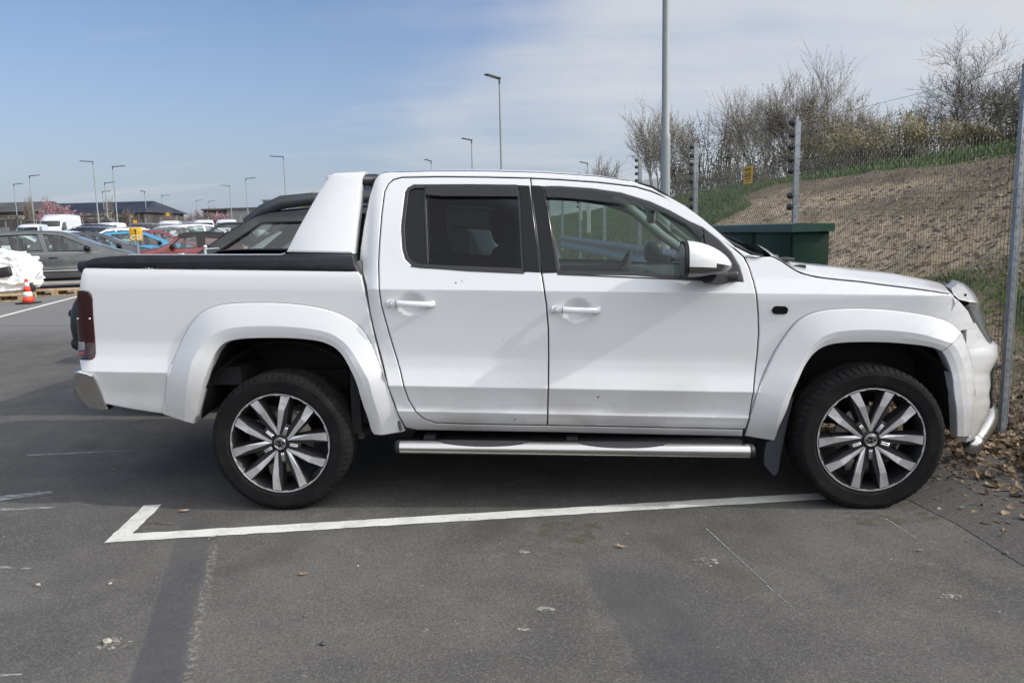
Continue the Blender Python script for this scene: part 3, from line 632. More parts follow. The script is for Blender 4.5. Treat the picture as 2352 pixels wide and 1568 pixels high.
# front glass stops at the mirror sail
gl=side(ZW([(100,100),(300,104),(600,124),(900,168),(1200,260),(1400,352),(1600,462),(1752,560)])+Z5([(540,420),(560,770),(0,748)])+ZW([(256,978),(218,780),(173,560),(118,300)]),cabY)
sheet('window',gl,cabY,'glass',door_f,.015,mirror=True)
sail=side(Z5([(528,392),(640,480),(740,582),(800,682),(828,772),(836,800),(560,788),(548,560)]),cabY)
sheet('mirror_sail',sail,cabY,'black',door_f,-.001)
cap_r=side(Z4([(872,176),(934,179),(962,400),(992,645),(904,641),(896,480),(884,230)]),cabY); sheet('pillar_trim',cap_r,cabY,'blackgloss',door_r,-.0022)
cap_f=side(Z4([(942,178),(990,179),(1006,186),(1032,300),(1085,646),(1000,648),(972,400)]),cabY); sheet('pillar_trim',cap_f,cabY,'blackgloss',door_f,-.0022)
bar=side(Z4([(364,184),(376,184),(392,612),(381,612)]),cabY); sheet('window_divider',bar,cabY,'trim',door_r,.010)
qp=side(Z4([(262,250),(285,192),(364,180),(382,612),(300,600),(255,520)]),cabY); sheet('window',qp,cabY,'blackgloss',door_r,.013)
# smoked wind deflectors
wd=side(Z4([(372,184),(600,184),(868,190),(876,238),(700,237),(470,236),(376,228)]),cabY); sheet('wind_deflector',wd,cabY,'smoke',door_r,-.006)
wf=side(ZW([(112,112),(300,112),(600,132),(900,178),(1200,268),(1400,362),(1600,470),(1740,560),(1730,640),(1560,480),(1350,368),(1100,300),(900,268),(600,235),(300,207),(138,203)]),cabY); sheet('wind_deflector',wf,cabY,'smoke',door_f,-.006)
# belt weatherstrips
for p,dr in (([(246,985),(900,1012),(1570,1040),(1990,1058),(1990,1070),(1570,1052),(900,1025),(250,997)],door_f),):
    sheet('weatherstrip',side(ZW(p),cabY),cabY,'trim',dr,-.003)
sheet('weatherstrip',side(Z4([(300,606),(600,630),(905,644),(905,652),(600,638),(296,614)]),cabY),cabY,'trim',door_r,-.003)
# dark strips behind the shut lines and beneath
def gapline(pts,fn,r=.011,dy=.034):
    mb=MB(); mb.tube([(x,fn(x,z)+dy,z) for x,z in pts],r,5); mb.build('door_seal','void',truck)
gapline(RD+[RD[0]],cabY); gapline(FDR+[FDR[0]],cabY)
mb=MB(); mb.tube([(x,fenY(x,z)+.0025,z+.001) for x,z in smoothline(shut,1)],.0034,5); mb.build('bonnet_seal','seamdark',truck)
mb=MB()
cg=side(Z4([(18,590),(58,720),(110,1000),(190,1300),(262,1485)]),cabY)
mb.tube([(x-.012,.16,z) for x,z in cg],.035,8); mb.tube([(x-.012,.11,z) for x,z in cg],.010,6)
mb.box((.40,YC,.80),(.03,1.55,.9)); mb.build('bed_gap_seal','seamdark',truck)
# --- handles
def handle(h,dr):
    x,z=h; y=cabY(x,z)-DISH[0][4]; mb=MB(); y=hermite(CABT,zr(x,z))
    pts=[(x-.122+.245*k/16,y-.004-.034*math.sin(PI*min(1,max(0,(k/16)*1.0)))**.55,z+.006-.010*k/16) for k in range(17)]
    vs=[]; n=10
    for k,p in enumerate(pts):
        e=min(1,(min(k,16-k)+.35)/1.3)**.5; hz=.0165*e*(1.06-.16*k/16); hy=.009*e
        for j in range(n):
            a=2*PI*j/n; vs.append((p[0],p[1]+math.copysign(abs(math.cos(a))**.7,math.cos(a))*hy,p[2]+math.copysign(abs(math.sin(a))**.6,math.sin(a))*hz))
    fs=[(i*n+j,i*n+(j+1)%n,(i+1)*n+(j+1)%n,(i+1)*n+j) for i in range(16) for j in range(n)]+[tuple(range(n)),tuple(range(16*n,17*n))]
    mb.add(vs,fs,True); mb.rbox((x-.118,y+.002,z+.004),(.03,.03,.034),.008); mb.rbox((x+.112,y+.002,z-.002),(.024,.03,.03),.008)
    o=mb.build('handle','handle',dr); m2=MB(); m2.ball((x-.098,y-.026,z+.004),.0125,2,sc=(1.05,.5,1)); m2.build('lock_cover','handle',dr); 
    m3=MB(); m3.box((x-.074,y-.0305,z+.003),(.0022,.022,.038)); m3.build('lock_seam','trim',dr)
MT['handle']=mat('handle_silver_white',(.78,.79,.79),.25,.15,coat=.6)
handle(hr,door_r); handle(hfr,door_f)
# --- indicator on the wing
ix=side(Z5([(1072,992),(1090,988),(1160,990),(1178,1005),(1182,1022),(1170,1046),(1150,1051),(1078,1050),(1060,1038),(1056,1015)]),fenY); sheet('side_indicator',ix,fenY,'blackgloss',truck,-.006)
# --- door mirror
def mirror():
    c=atY(*Z5([(392,648)])[0],-.03); xr,zc=c.x,c.z; H2=.098; Wd=.108; n=28; Lx=.235; MY=-.035
    def sec(t):
        k=(1-t**1.9)**.58; lift=.006-.034*t**1.6; vs=[]
        for j in range(n):
            a=2*PI*j/n; ca,sa=math.cos(a),math.sin(a); yy=math.copysign(abs(ca)**.75,ca)*Wd*k; zz=math.copysign(abs(sa)**.75,sa)*H2*k*(1.0 if sa>0 else .82)
            vs.append((xr+Lx*t,MY+yy+.05*t*t,zc+lift+zz))
        return vs
    ts=[0,.03,.1,.2,.32,.45,.58,.7,.8,.88,.94,.98,.998]; S=[sec(t) for t in ts]; zs=zc-.020
    up=MB(); lo=MB()
    allv=[p for s in S for p in s]
    fu,fl=[],[]
    for i in range(len(ts)-1):
        for j in range(n):
            f=(i*n+j,i*n+(j+1)%n,(i+1)*n+(j+1)%n,(i+1)*n+j); z=sum(allv[q][2] for q in f)/4; (fu if z>zs else fl).append(f)
    up.add(allv,fu,True); lo.add(allv,fl,True)
    root=up.build('mirror','white',truck); bm=bmesh.new(); bm.from_mesh(root.data); bmesh.ops.delete(bm,geom=[v for v in bm.verts if not v.link_faces],context='VERTS'); bm.to_mesh(root.data); bm.free()
    l=lo.build('mirror_underside','mirlow',root); bm=bmesh.new(); bm.from_mesh(l.data); bmesh.ops.delete(bm,geom=[v for v in bm.verts if not v.link_faces],context='VERTS'); bm.to_mesh(l.data); bm.free()
    b=MB(); r0=[(p[0]-.004,p[1],p[2]) for p in S[0]]; r1=[(p[0]-.018,(p[1]-MY)*.985+MY,(p[2]-zc)*.985+zc) for p in S[0]]
    b.add(r0+r1,[(j,(j+1)%n,n+(j+1)%n,n+j) for j in range(n)]+[tuple(range(n,2*n))],True); b.build('mirror_rim','black',root,sharp=40)
    g=MB(); r2=[(p[0]-.0195,(p[1]-MY)*.86+MY,(p[2]-zc)*.86+zc) for p in S[0]]; g.add(r2,[tuple(range(n))]); g.build('mirror_glass','chrome',root)
    a=MB(); a.tube([(xr+.11,-.02,zc-.055),(xr+.17,.05,zc-.075),(xr+.225,.11,zc-.085)],[.055,.045,.04],10); a.rbox((xr+.20,.082,zc-.082),(.17,.05,.055),.015); a.build('mirror_arm','black',root)
    mb=MB(); mb.rbox((xr+.10,WID+.06,zc-.01),(.13,.20,.16),.05,3); mb.tube([(xr+.12,WID,zc-.05),(xr+.2,WID-.1,zc-.07)],.04,8); mb.build('mirror','black',truck)
MT['mirlow']=mat('mirror_dark_chrome',(.20,.20,.20),.14,.85)
mirror()
# --- tail lamp and rear bumper
tl=side(ZT([(198,114),(280,114),(318,124),(343,155),(352,200),(358,350),(370,500),(381,650),(385,760),(376,800),(350,820),(300,826),(224,819),(212,680),(198,500),(192,300)]),bedY)
def bsheet(name,poly,m,parent,dy,zs=BZ): P,F,NR=hf(poly,[],lambda x,z:bedY(x,z)+dy,zs,BXS,RAKE,gap=0,lip=.008,flange=.03,lipdrop=.006,ds=.03); return nmesh(name,P,F,NR,m,parent)
tlo=bsheet('tail_light',tl,'redlens',truck,-.010)
bsheet('light_segment',side(ZT([(214,632),(280,634),(282,730),(220,730)]),bedY),'greylens',tlo,-.0135)
bsheet('light_segment',side(ZT([(221,734),(275,733),(276,775),(226,775)]),bedY),'redbright',tlo,-.0135)
for px in ((212,402),(334,402)):
    s=side(ZT([px]),bedY)[0]; MB().ball((s[0],bedY(*s)-.010,s[1]),.007,2).build('light_bulb','chrome',tlo)
BUX,BUR=-1.235,.17
def bumY(x,z):
    y=hermite(BEDT,zr(x,z))-.012-.01*math.sin(max(0,min(1,(z-.55)/.3))*PI)
    ux=BUX+.05*((z-.72)/.2)**2*(1 if z>.72 else 1.6)
    if x<ux+BUR: k=min(.992,(ux+BUR-x)/BUR); y+=BUR*1.2*(1-math.sqrt(1-k*k))
    return y
bp=side(ZT([(198,918),(230,952),(290,968),(340,992),(372,1045),(412,1135),(452,1235),(490,1310),(503,1342),(470,1350),(380,1342),(300,1322),(240,1290),(196,1240),(160,1190),(144,1110),(140,1030),(152,985),(178,935)]),bumY)
P,F,NR=hf(bp,[],bumY,zl(.5,.9,.03),[-1.24,-1.23,-1.22,-1.20,-1.18,-1.15,-1.1,-1.05,-1.0],RAKE,gap=0,lip=.010,flange=.05,lipdrop=.010,ds=.03); rb=nmesh('rear_bumper',P,F,NR,'chrome',truck)
zb0,zb1=min(p[1] for p in bp),max(p[1] for p in bp)
mb=MB(); mb.rbox((-1.17,YC,(zb0+zb1)/2),(.16,1.44,zb1-zb0-.05),.04,3); mb.rbox((-1.15,YC,zb1-.04),(.20,1.2,.02),.008); mb.build('bumper_bar','chrome',rb)
m2=MB(); m2.add([(x,WID-y,z) for x,y,z in P],[f[::-1] for f in F],True); m2.build('rear_bumper','chrome',truck)
mb=MB(); mb.rbox((-1.065,YC,.95),(.06,1.60,.60),.03,3); tg=mb.build('tailgate','white',truck)
mb=MB(); mb.ball((-1.12,.27,1.0),.20,3,sc=(.52,.6,1.0)); mb.ball((-1.225,.27,1.07),.026,2); mb.ball((-1.212,.27,.90),.04,2); mb.build('tailgate_guard','darkgreen',truck)

# --- black bed rail and lid, sports bar
def bedtop():
    tp=Z3([(120,138),(113,122),(122,106),(158,92),(230,83),(350,78),(1184,76),(1200,66),(1553,69),(1560,92),(1566,120),(1580,158),(1100,151),(600,146)])
    P=[(p.x,p.z) for p in (atY(a,b,.10) for a,b in tp)]; P=P if area2(P)>0 else P[::-1]
    mb=MB(); n=len(P); rows=[(.118,.004),(.096,.0),(.094,-.004),(.094,-.010)]
    rows=[(offset(P,.010),.094),(offset(P,.004),.0975),(P,.106),(P,.30),(offset(P,.004),.34)]; vs=[(x,y,z) for q,y in rows for x,z in q]
    fs=[(i*n+k,i*n+(k+1)%n,(i+1)*n+(k+1)%n,(i+1)*n+k) for i in range(len(rows)-1) for k in range(n)]
    tri=tessellate_polygon([[Vector((x,z,0)) for x,z in rows[0][0]]]); fs+=[tuple(t) for t in tri]
    mb.add(vs,fs,False); mb.add([(x,WID-y,z) for x,y,z in vs],[f[::-1] for f in fs],False)
    zt=max(p[1] for p in P); mb.box((-.15,YC,zt-.06),(1.75,1.40,.02)); mb.rbox((-1.02,YC,zt-.055),(.14,1.70,.06),.02)
    o=mb.build('bed_cover','bedblack',truck,sharp=40)
    a,b=[atY(*q,.12) for q in Z3([(350,76),(1178,75)])]; m=MB(); m.tube([(a.x,.125,a.z+.003),(b.x-.01,.125,b.z+.003),(b.x+.012,.125,b.z+.010)],.0045,6); m.build('cover_rail','alu',o)
    c=atY(*Z2([(620,985)])[0],.2); k=MB(); k.tube([(c.x,.30,c.z-.02),(c.x,.30,c.z+.035)],.009,8); k.tube([(c.x,.30,c.z+.022),(c.x+.08,.30,c.z+.026)],.006,8); k.ball((c.x,.30,c.z+.036),.012,2); k.build('tie_down','alu',o)
    return o
MT['bedblack']=mat('bed_rail_black',rough=.55,fn=var((.007,.009,.013),(.014,.017,.022),14))
bedtop()
def sportbar():
    q=Z2([(1399,972),(1412,946),(1500,770),(1600,592),(1700,420),(1782,300),(1802,280),(1834,268),(2098,255),(2072,330),(2052,420),(2040,550),(2022,700),(2006,850),(1991,984)])
    yf=lambda z:.118+max(0,z-1.36)*.36
    P=[]
    for a,b in q:
        Y=.2
        for _ in range(20): p=atY(a,b,Y); Y=.5*Y+.5*yf(p.z)
        P.append((p.x,p.z))
    P=P if area2(P)>0 else P[::-1]; n=len(P); mb=MB()
    rows=[(offset(P,.012),-.002),(offset(P,.004),.0015),(P,.012),(P,.10),(offset(P,.006),.12)]
    for mir in (0,1):
        vs=[(x,(WID-yf(z)-d) if mir else yf(z)+d,z) for r,d in rows for x,z in r]; fs=[(i*n+k,i*n+(k+1)%n,(i+1)*n+(k+1)%n,(i+1)*n+k) for i in range(len(rows)-1) for k in range(n)]
        for base in (0,(len(rows)-1)*n): fs+=[tuple(base+i for i in t) for t in tessellate_polygon([[Vector((x,z,0)) for x,z in rows[0][0]]])]
        mb.add(vs,[f[::-1] for f in fs] if mir else fs,False)
    zt=max(p[1] for p in P); xt=max(p[0] for p in P); mb.rbox((xt-.12,YC,zt-.032),(.24,1.25,.05),.02,3)
    o=mb.build('sports_bar','white',truck,sharp=32)
    k=MB(); c=atY(*Z2([(2140,300)])[0],.5); 
    for mir in (0,1):
        pts=[(xt-.03,.30,zt-.045),(xt+.045,.36,zt-.042),(xt+.055,.5,zt-.045)]; k.tube([(x,WID-y,z) if mir else (x,y,z) for x,y,z in pts],[.03,.032,.03],8)
    k.rbox((xt+.0,YC,zt-.05),(.10,1.2,.03),.01); k.build('bar_lining','black',o)
    return o
sportbar()
# --- step tube
def step():
    a,b=atY(920,1026,.045),atY(1720,1035,.045); r=.0365; pts=[a+(b-a)*k/12 for k in range(13)]
    for p in pts: p.y=.045
    o=MB().tube(pts,r,20).build('side_step','steel',truck)
    for p,s in ((a,-1),(b,1)):
        e=MB(); e.lathe([(.0375,0),(.0375,.010),(.034,.022),(.022,.031),(.0,.034)],18,Matrix.Translation((p.x,.045,p.z))@Matrix.Rotation(R(90)*s,4,'Y'),axis='Z'); e.build('end_cap','black',o)
    for x0,x1 in ((1005,1215),(1325,1535)):
        p,q=atY(x0,1016,.045),atY(x1,1018,.045); n=14; vs=[]
        for k in range(n+1):
            t=k/n; wv=math.sin(PI*t)**.4; x=p.x+(q.x-p.x)*t; zc=pts[0].z+(pts[-1].z-pts[0].z)*((x-pts[0].x)/(pts[-1].x-pts[0].x))
            for j in range(9):
                th=R(50)+R(95)*wv*0+R(-62*wv+8)+(R(150*wv))*j/8; th=PI/2+(j/8-.5)*R(128)*wv; vs.append((x,.045+(-math.cos(th))*(r+.0035)*-1,zc+math.sin(th)*(r+.0035)))
        m=MB(); m.add(vs,[(i*9+j,i*9+j+1,(i+1)*9+j+1,(i+1)*9+j) for i in range(n) for j in range(8)],True); m.build('step_pad','treadrub',o)
    bk=MB()
    for t in (.08,.5,.92): p=a+(b-a)*t; bk.box((p.x,.30,p.z+.03),(.06,.40,.03))
    bk.box(((a.x+b.x)/2,.215,a.z*.5+b.z*.5+.022),(b.x-a.x-.06,.30,.012)); bk.build('bracket_and_blocker','black',o)  # long plate added behind the tube to block the sunlit strip below
def tr(nt,b,N,L):
    w=N('ShaderNodeTexWave'); w.inputs['Scale'].default_value=26; w.bands_direction='DIAGONAL'; L(wpos(N),w.inputs['Vector']); bump(N,L,b,w.outputs['Color'],.6,.004)
MT['treadrub']=mat('ribbed_rubber',(.03,.03,.031),.65,fn=tr)
step()
# --- mudflap
fl=[(p.x,p.z) for p in (atY(a,b,.10) for a,b in Z6([(302,826),(270,960),(240,1100),(216,1240),(205,1257),(192,1250),(150,1200),(148,1150),(160,1080),(195,1064),(225,980),(262,900)]))]
mb=MB(); mb.prism(fl,.10,.115); mb.prism([(x+.012,z) for x,z in fl],.115,.34); mb.build('mudflap','mud',truck)

# --- wheels
def wheel_mesh():
    out={}
    RO,RI,WD=.381,.272,.250                                  # tyre radius, rim radius, width
    np_=66; angs=[]
    for k in range(np_):
        a=2*PI*k/np_; st=2*PI/np_; angs+=[(a,0),(a+st*.70,0),(a+st*.76,1),(a+st*.94,1)]
    prof=[(RI-.012,.030,0),(RI+.004,.012,0),(RI+.016,.006,0),(RI+.020,.0035,0),(RI+.026,.0035,0),(RI+.05,-.001,0),(RI+.070,-.002,0),(RI+.073,.0005,0),(RI+.084,.003,0),(RO-.018,.012,.5),(RO-.008,.020,1),(RO-.002,.032,1),(RO,.045,1),(RO,.052,1),(RO-.008,.055,0),(RO-.008,.062,0),(RO,.065,0),(RO+.001,.105,0),(RO-.008,.108,0),(RO-.008,.118,0),(RO+.001,.121,0)]
    full=prof+[(r,WD-y,k) for r,y,k in reversed(prof)]
    vs=[]; q=len(full); n=len(angs)
    for a,g in angs:
        for r,y,k in full: rr=r-.0045*g*k; vs.append((rr*math.cos(a),y,rr*math.sin(a)))
    fs=[(k*q+i,k*q+i+1,((k+1)%n)*q+i+1,((k+1)%n)*q+i) for k in range(n) for i in range(q-1)]
    mb=MB(); mb.add(vs,fs,True); me=mb.mesh('tyre'); me.set_sharp_from_angle(angle=R(32)); out['tyre']=(me,'rubber')
    # black alloy body: barrel, back plate with ribs
    mb=MB(); mb.lathe([(RI-.004,.010),(RI-.008,.016),(RI-.016,.03),(RI-.030,.06),(RI-.030,.20)],64)
    mb.lathe([(.0,.024),(.050,.024),(.060,.034),(.066,.060),(.0,.06)],40)
    def spoke(w0,w1,r0,r1,a,y0,y1,dep):
        c,s_=math.cos(a),math.sin(a); vs=[]
        for r,w,y in ((r0,w0,y0),(r1,w1,y1)):
            for yy,ww in ((y,w),(y+dep,w*1.5)):
                for sg in (-1,1): vs.append((r*c-sg*ww*s_,yy,r*s_+sg*ww*c))
        mb.add(vs,[(0,1,5,4),(2,6,7,3),(0,4,6,2),(1,3,7,5),(0,2,3,1),(4,5,7,6)],False)
    for k in range(5):
        A=2*PI*k/5
        for sg in (-1,1):
            spoke(.018,.028,.05,RI-.014,A+sg*R(19.0),.024,.012,.045)
    me=mb.mesh('rim'); out['rim']=(me,'gunmetal')
    # machined faces: five forked pairs with a facet break, and the bright lip
    mb=MB()
    for k in range(5):
        A=2*PI*k/5
        for sg in (-1,1):
            P=lambda r,d,y:(r*math.cos(A+sg*R(d)),y,r*math.sin(A+sg*R(d)))
            vs=[P(.047,7,.0185),P(.047,0.3,.0185),P(.080,1.0,.0185),P(.186,11.0,.0050),P(.186,21.0,.0075),P(RI-.010,14.5,.0110),P(RI-.010,24.8,.0110)]
            vb=[(x,y+.02,z) for x,y,z in vs]; o=[0,1,2,3,5,6,4]
            fs=[(0,1,2),(0,2,3,4),(4,3,5,6)]+[(o[i],o[(i+1)%7],o[(i+1)%7]+7,o[i]+7) for i in range(7)]
            mb.add(vs+vb,fs,False)
    n=180
    def rout(a):
        k=((a/(2*PI)*5)%1); d=abs(k-.5)*72; d2=36-d
        return RI-.0085 if (4<abs(d2-36)<9 or 7<d2<12.5) else RI-.0055
    vs=[]
    for j in range(n):
        a=2*PI*j/n; ri=rout(a)
        for r,y in ((RI+.001,.0125),(RI-.001,.0085),(ri,.0085),(ri-.0015,.0125)): vs.append((r*math.cos(a),y,r*math.sin(a)))
    mb.add(vs,[(j*4+i,j*4+i+1,((j+1)%n)*4+i+1,((j+1)%n)*4+i) for j in range(n) for i in range(3)],False)
    out['spoke_face']=(mb.mesh('spoke_face'),'alu')
    # chromed bolt covers
    for k in range(5):
        A=2*PI*k/5+R(36); T=Matrix.Rotation(-A,4,'Y'); mb=MB()
        for sg in (-1,1): mb.rbox((.075,.016,sg*.0046),(.046,.014,.0096),.003,2,M=T)
        out['bolt_cover%d'%k]=(mb.mesh('bolt_cover'),'chrome')
        mb=MB(); mb.rbox((.08,.026,0),(.066,.02,.030),.004,2,M=T); out['bolt_cap%d'%k]=(mb.mesh('bolt_cap'),'black')
    mb=MB(); mb.lathe([(.0,.012),(.030,.012),(.033,.014),(.034,.03)],36); out['hub_cap']=(mb.mesh('hub_cap'),'blackgloss')
    mb=MB(); mb.lathe([(.0285,.0125),(.029,.010),(.0325,.010),(.033,.0125)],40)
    def seg(a,b,w=.0052):
        a,b=Vector((a[0],0,a[1])),Vector((b[0],0,b[1])); d=(b-a); an=math.atan2(d.z,d.x); c=(a+b)/2
        mb.box((c.x,.0115,c.z),(d.length+.002,.004,w),M=None,ry=-an)
    mb.lathe([(.0225,.0125),(.0228,.0105),(.0252,.0105),(.0255,.0125)],36)
    for a,b in (((-.0105,.0215),(0,.0035)),((.0105,.0215),(0,.0035)),((-.0215,.0105),(-.0095,-.0195)),((-.0095,-.0195),(0,-.003)),((0,-.003),(.0095,-.0195)),((.0095,-.0195),(.0215,.0105))): seg(a,b,.0036)
    out['hub_emblem']=(mb.mesh('hub_emblem'),'chrome')
    mb=MB(); mb.lathe([(.06,.075),(.165,.075),(.167,.085),(.06,.085)],48); mb.rbox((-.14,.075,.05),(.07,.05,.13),.012); out['brake_disc']=(mb.mesh('brake_disc'),'rust')
    for nm,(me,m) in out.items(): me.materials.append(MT[m])
    return out
WM=wheel_mesh()
def wheel(cx,y,cz,ang,flip=False):
    w=empty('wheel',(cx,WID-y if flip else y,cz)); w.parent=truck; w.rotation_euler=(0,-R(ang),PI if flip else 0)
    for nm,(me,m) in WM.items():
        if flip and nm!='tyre': continue
        link(D.objects.new(nm.rstrip('01234'),me),w)
WR=atY(643,1018,.035); WF=atY(2000,1010,.035)
wheel(WR.x,.022,WR.z,99.5); wheel(WF.x,.020,WF.z,91); wheel(WR.x,.022,WR.z,20,True); wheel(WF.x,.022,WF.z,50,True)
# --- wheel housings, floor, chassis, axle
mb=MB()
for cx,cz,r in ((WR.x+.03,WR.z+.02,.52),(WF.x+.005,WF.z+.03,.50)):
    for mir in (0,1):
        mb=MB(); vs=[]; n=26
        for k in range(n+1):
            a=R(14)+R(151)*k/n
            for y in (.085,.30,.52): vs.append((cx+r*math.cos(a),WID-y if mir else y,cz+r*math.sin(a)))
        mb.add(vs,[(i*3+j,i*3+j+1,(i+1)*3+j+1,(i+1)*3+j) for i in range(n) for j in range(2)],True)
        mb.box((cx,WID-.525 if mir else .525,cz+.36),(1.0,.012,.56)); mb.build('wheel_housing','void',truck,fixn=False)
mb=MB(); mb.box((1.45,YC,.50),(2.15,1.62,.10)); mb.box((-.62,YC,.72),(.75,1.6,.10)); mb.box((.40,YC,.85),(.05,1.70,.90)); mb.box((3.15,YC,.72),(.9,1.0,.5)); mb.box((2.36,YC,.80),(.06,1.6,.55))
for y in (.50,WID-.50): mb.box((1.75,y,.42),(3.0,.09,.14)); mb.box((-.35,y,.64),(1.25,.09,.12))
mb.tube([(0,.1,.37),(0,WID-.1,.37)],.05,10); mb.ball((0,YC,.37),.16,2); mb.tube([(WF.x,.1,.37),(WF.x,WID-.1,.37)],.04,10)
for y in (.42,WID-.42): mb.tube([(-.62,y,.56),(-.3,y,.45),(0,y,.37),(.35,y,.42),(.65,y,.52)],.035,6)
mb.build('chassis','void',truck)
mb=MB(); mb.box((-.52,.30,.73),(.02,.40,.30)); mb.box((.56,.30,.66),(.02,.40,.30)); mb.build('splash_guard','black',truck)
# --- cabin
mb=MB()
for x in (1.52,.70):
    for y in (.55,1.40):
        w=.50; mb=MB()
        mb.rbox((x+.05,y,.78),(.50,w,.20),.06,3); mb.rbox((x-.24,y,1.10),(.17,w,.62),.06,3,ry=R(-14)); mb.rbox((x-.34,y,1.50),(.10,.26,.20),.04,3,ry=R(-10)); mb.build('seat','seat',truck)
mb=MB(); mb.rbox((2.28,YC,1.06),(.46,1.56,.28),.08,4); mb.rbox((2.32,YC,1.17),(.50,1.50,.08),.035,3); mb.rbox((2.05,1.42,1.16),(.20,.42,.12),.04,3); mb.rbox((1.9,YC,.85),(.7,.26,.26),.04,2); dsh=mb.build('dashboard','dash',truck)
mb=MB(); T=Matrix.Translation((1.93,1.42,1.14))@Matrix.Rotation(R(-66),4,'Y')
ring=[(.185*math.cos(2*PI*k/28),.185*math.sin(2*PI*k/28),0) for k in range(29)]; mb.tube([T@Vector(p) for p in ring],.016,8)
mb.rbox((0,0,-.01),(.15,.13,.05),.02,2,M=T); mb.rbox((0,.10,-.005),(.04,.13,.02),.008,2,M=T); mb.rbox((0,-.10,-.005),(.04,.13,.02),.008,2,M=T); mb.rbox((-.10,0,-.005),(.13,.05,.02),.008,2,M=T)
mb.tube([T@Vector((0,0,-.02)),T@Vector((0,0,-.28))],.03,8); mb.build('steering_wheel','seat',truck)
mb=MB()
for mir in (0,1):
    y=WID-.17 if mir else .17
    mb=MB(); mb.box((1.45,y,.86),(2.0,.05,.68)); mb.box((1.45,y+(.012 if not mir else -.012),1.20),(1.95,.05,.03)); mb.build('door_card','dash',truck)
mb=MB(); L=[p for p in equi(rail[2:],14)]; vs=[]
for x,z in L:
    y0=cabY(x,z)+.03
    for k in range(9): u=-1+2*k/8; vs.append((x,YC+u*(YC-y0),z-.045+.03*(1-u*u)))
mb.add(vs,[(i*9+j,i*9+j+1,(i+1)*9+j+1,(i+1)*9+j) for i in range(13) for j in range(8)],True)
for mir in (0,1):
    mb.tube([(x-.045,WID-cabY(x,z)-.06 if mir else cabY(x,z)+.075,z-.03) for x,z in wsL],.032,8)
    pts=[(x,WID-cabY(x,z)-.05 if mir else cabY(x,z)+.06,z-.03) for x,z in L]; mb.tube(pts,.028,8)
    b=[(x-.02,WID-cabY(x,z)-.05 if mir else cabY(x,z)+.06,z) for x,z in side(Z4([(945,185),(965,400),(990,640)]),cabY)]; mb.tube(b,.045,8)
mb.build('headliner','headliner',truck,fixn=False)
mb=MB(); c=wsL[8]; mb.rbox((c[0]-.10,YC,c[1]+.0),(.04,.24,.08),.02,2); mb.build('rear_view_mirror','black',truck)
# far wing, doors and bed panels in one pressing; wiper
nmesh('far_body_side',*FAR,'white',truck)
ringm=FW
mb=MB(); 
p=[atY(a,b,.45) for a,b in Z5([(972,572),(1000,596),(1060,628),(1165,622)])]
mb.tube([(p[0].x,.42,p[0].z),(p[1].x,.40,p[1].z),(p[3].x+.0,.62,p[3].z+.005)],.012,6); mb.rbox((p[1].x+.05,.36,p[1].z-.022),(.14,.12,.02),.006); mb.tube([(p[0].x+.06,.62,p[0].z-.01),(p[0].x-.2,1.2,p[0].z+.16)],.008,6); mb.box((p[0].x+.10,YC,p[0].z-.085),(.20,1.35,.03)); mb.build('wiper_cowl','black',truck)
MT['rustchip']=mat('paint_chip',(.10,.07,.05),.8)
# small chips and scuffs in the paint
mb=MB()
for px,py,s in ((1374,911,.0075),(1183,962,.006),(1318,912,.0022),(1157,779,.003),(1047,650,.006),(1061,646,.005),(1540,640,.002),(1400,925,.003),(1410,932,.003)):
    x,z=side([(px,py)],cabY)[0]; y=cabY(x,z); s*=.75; pts=[(x+s*math.cos(k)*(1+.3*math.sin(3*k)),y-.0009,z+s*math.sin(k)*(1+.35*math.cos(2*k+px))) for k in [2*PI*j/9 for j in range(9)]]
    mb.add(pts,[tuple(range(9))])
mb.build('paint_chip','rustchip',truck,fixn=False)
# ------------------------------------------------------------------ ground, markings
def grid_ground():
    xs=[-400,-200,-120,-80,-50,-30,-20,-14,-10,-7,-5,-3,-1,1,3,5,7,10,20,60,200,400]; ys=[-120,-60,-30,-15,-8,-4,-2,0,2,3,5,8,12,18,25,30,35,45,55,60,80,120,200,400]
    vs=[(x,y,ground(x,y)) for y in ys for x in xs]; q=len(xs)
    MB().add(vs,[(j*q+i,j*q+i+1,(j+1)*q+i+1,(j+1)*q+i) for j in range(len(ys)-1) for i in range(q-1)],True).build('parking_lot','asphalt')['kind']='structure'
grid_ground()
def strip(name,pts,m,lift=.004):
    vs=[(p.x,p.y,p.z+lift) for p in pts]; o=MB().add(vs,[tuple(range(len(vs)))]).build(name,m,fixn=False); o['kind']='structure'; return o
# L-shaped bay marking: the long side runs under the front wheel
bd=(gpt(1900,1148)-gpt(310,1244)).normalized(); bn=Vector((-bd.y,bd.x,0))
A0=gpt(240,1247); lw=.10
La=A0; Lb=A0+bd*4.6; ns=46
def line_strip(a,d,n,length,w,nseg,seed,lift=.004):
    r=random.Random(seed); vs=[]
    for k in range(nseg+1):
        p=a+d*(length*k/nseg); e0,e1=r.uniform(-.004,.004),r.uniform(-.004,.004); q=p+n*e0; s=p+n*(w+e1); vs+=[(q.x,q.y,ground(q.x,q.y)+lift),(s.x,s.y,ground(s.x,s.y)+lift)]
    o=MB().add(vs,[(2*k,2*k+2,2*k+3,2*k+1) for k in range(nseg)]).build('parking_line','line',fixn=False); o['kind']='structure'; return o
line_strip(A0,bd,bn,(gpt(1985,1143)-A0).length,lw,60,1)
t0=gpt(331,1162); t1=gpt(371,1161); td=(t0-A0); td.z=0; tl_=td.length; td.normalize(); tn=Vector((td.y,-td.x,0))
line_strip(A0+bn*.0+td*.07,td,tn,tl_-.07,(t1-t0).dot(tn),10,2,.0052)
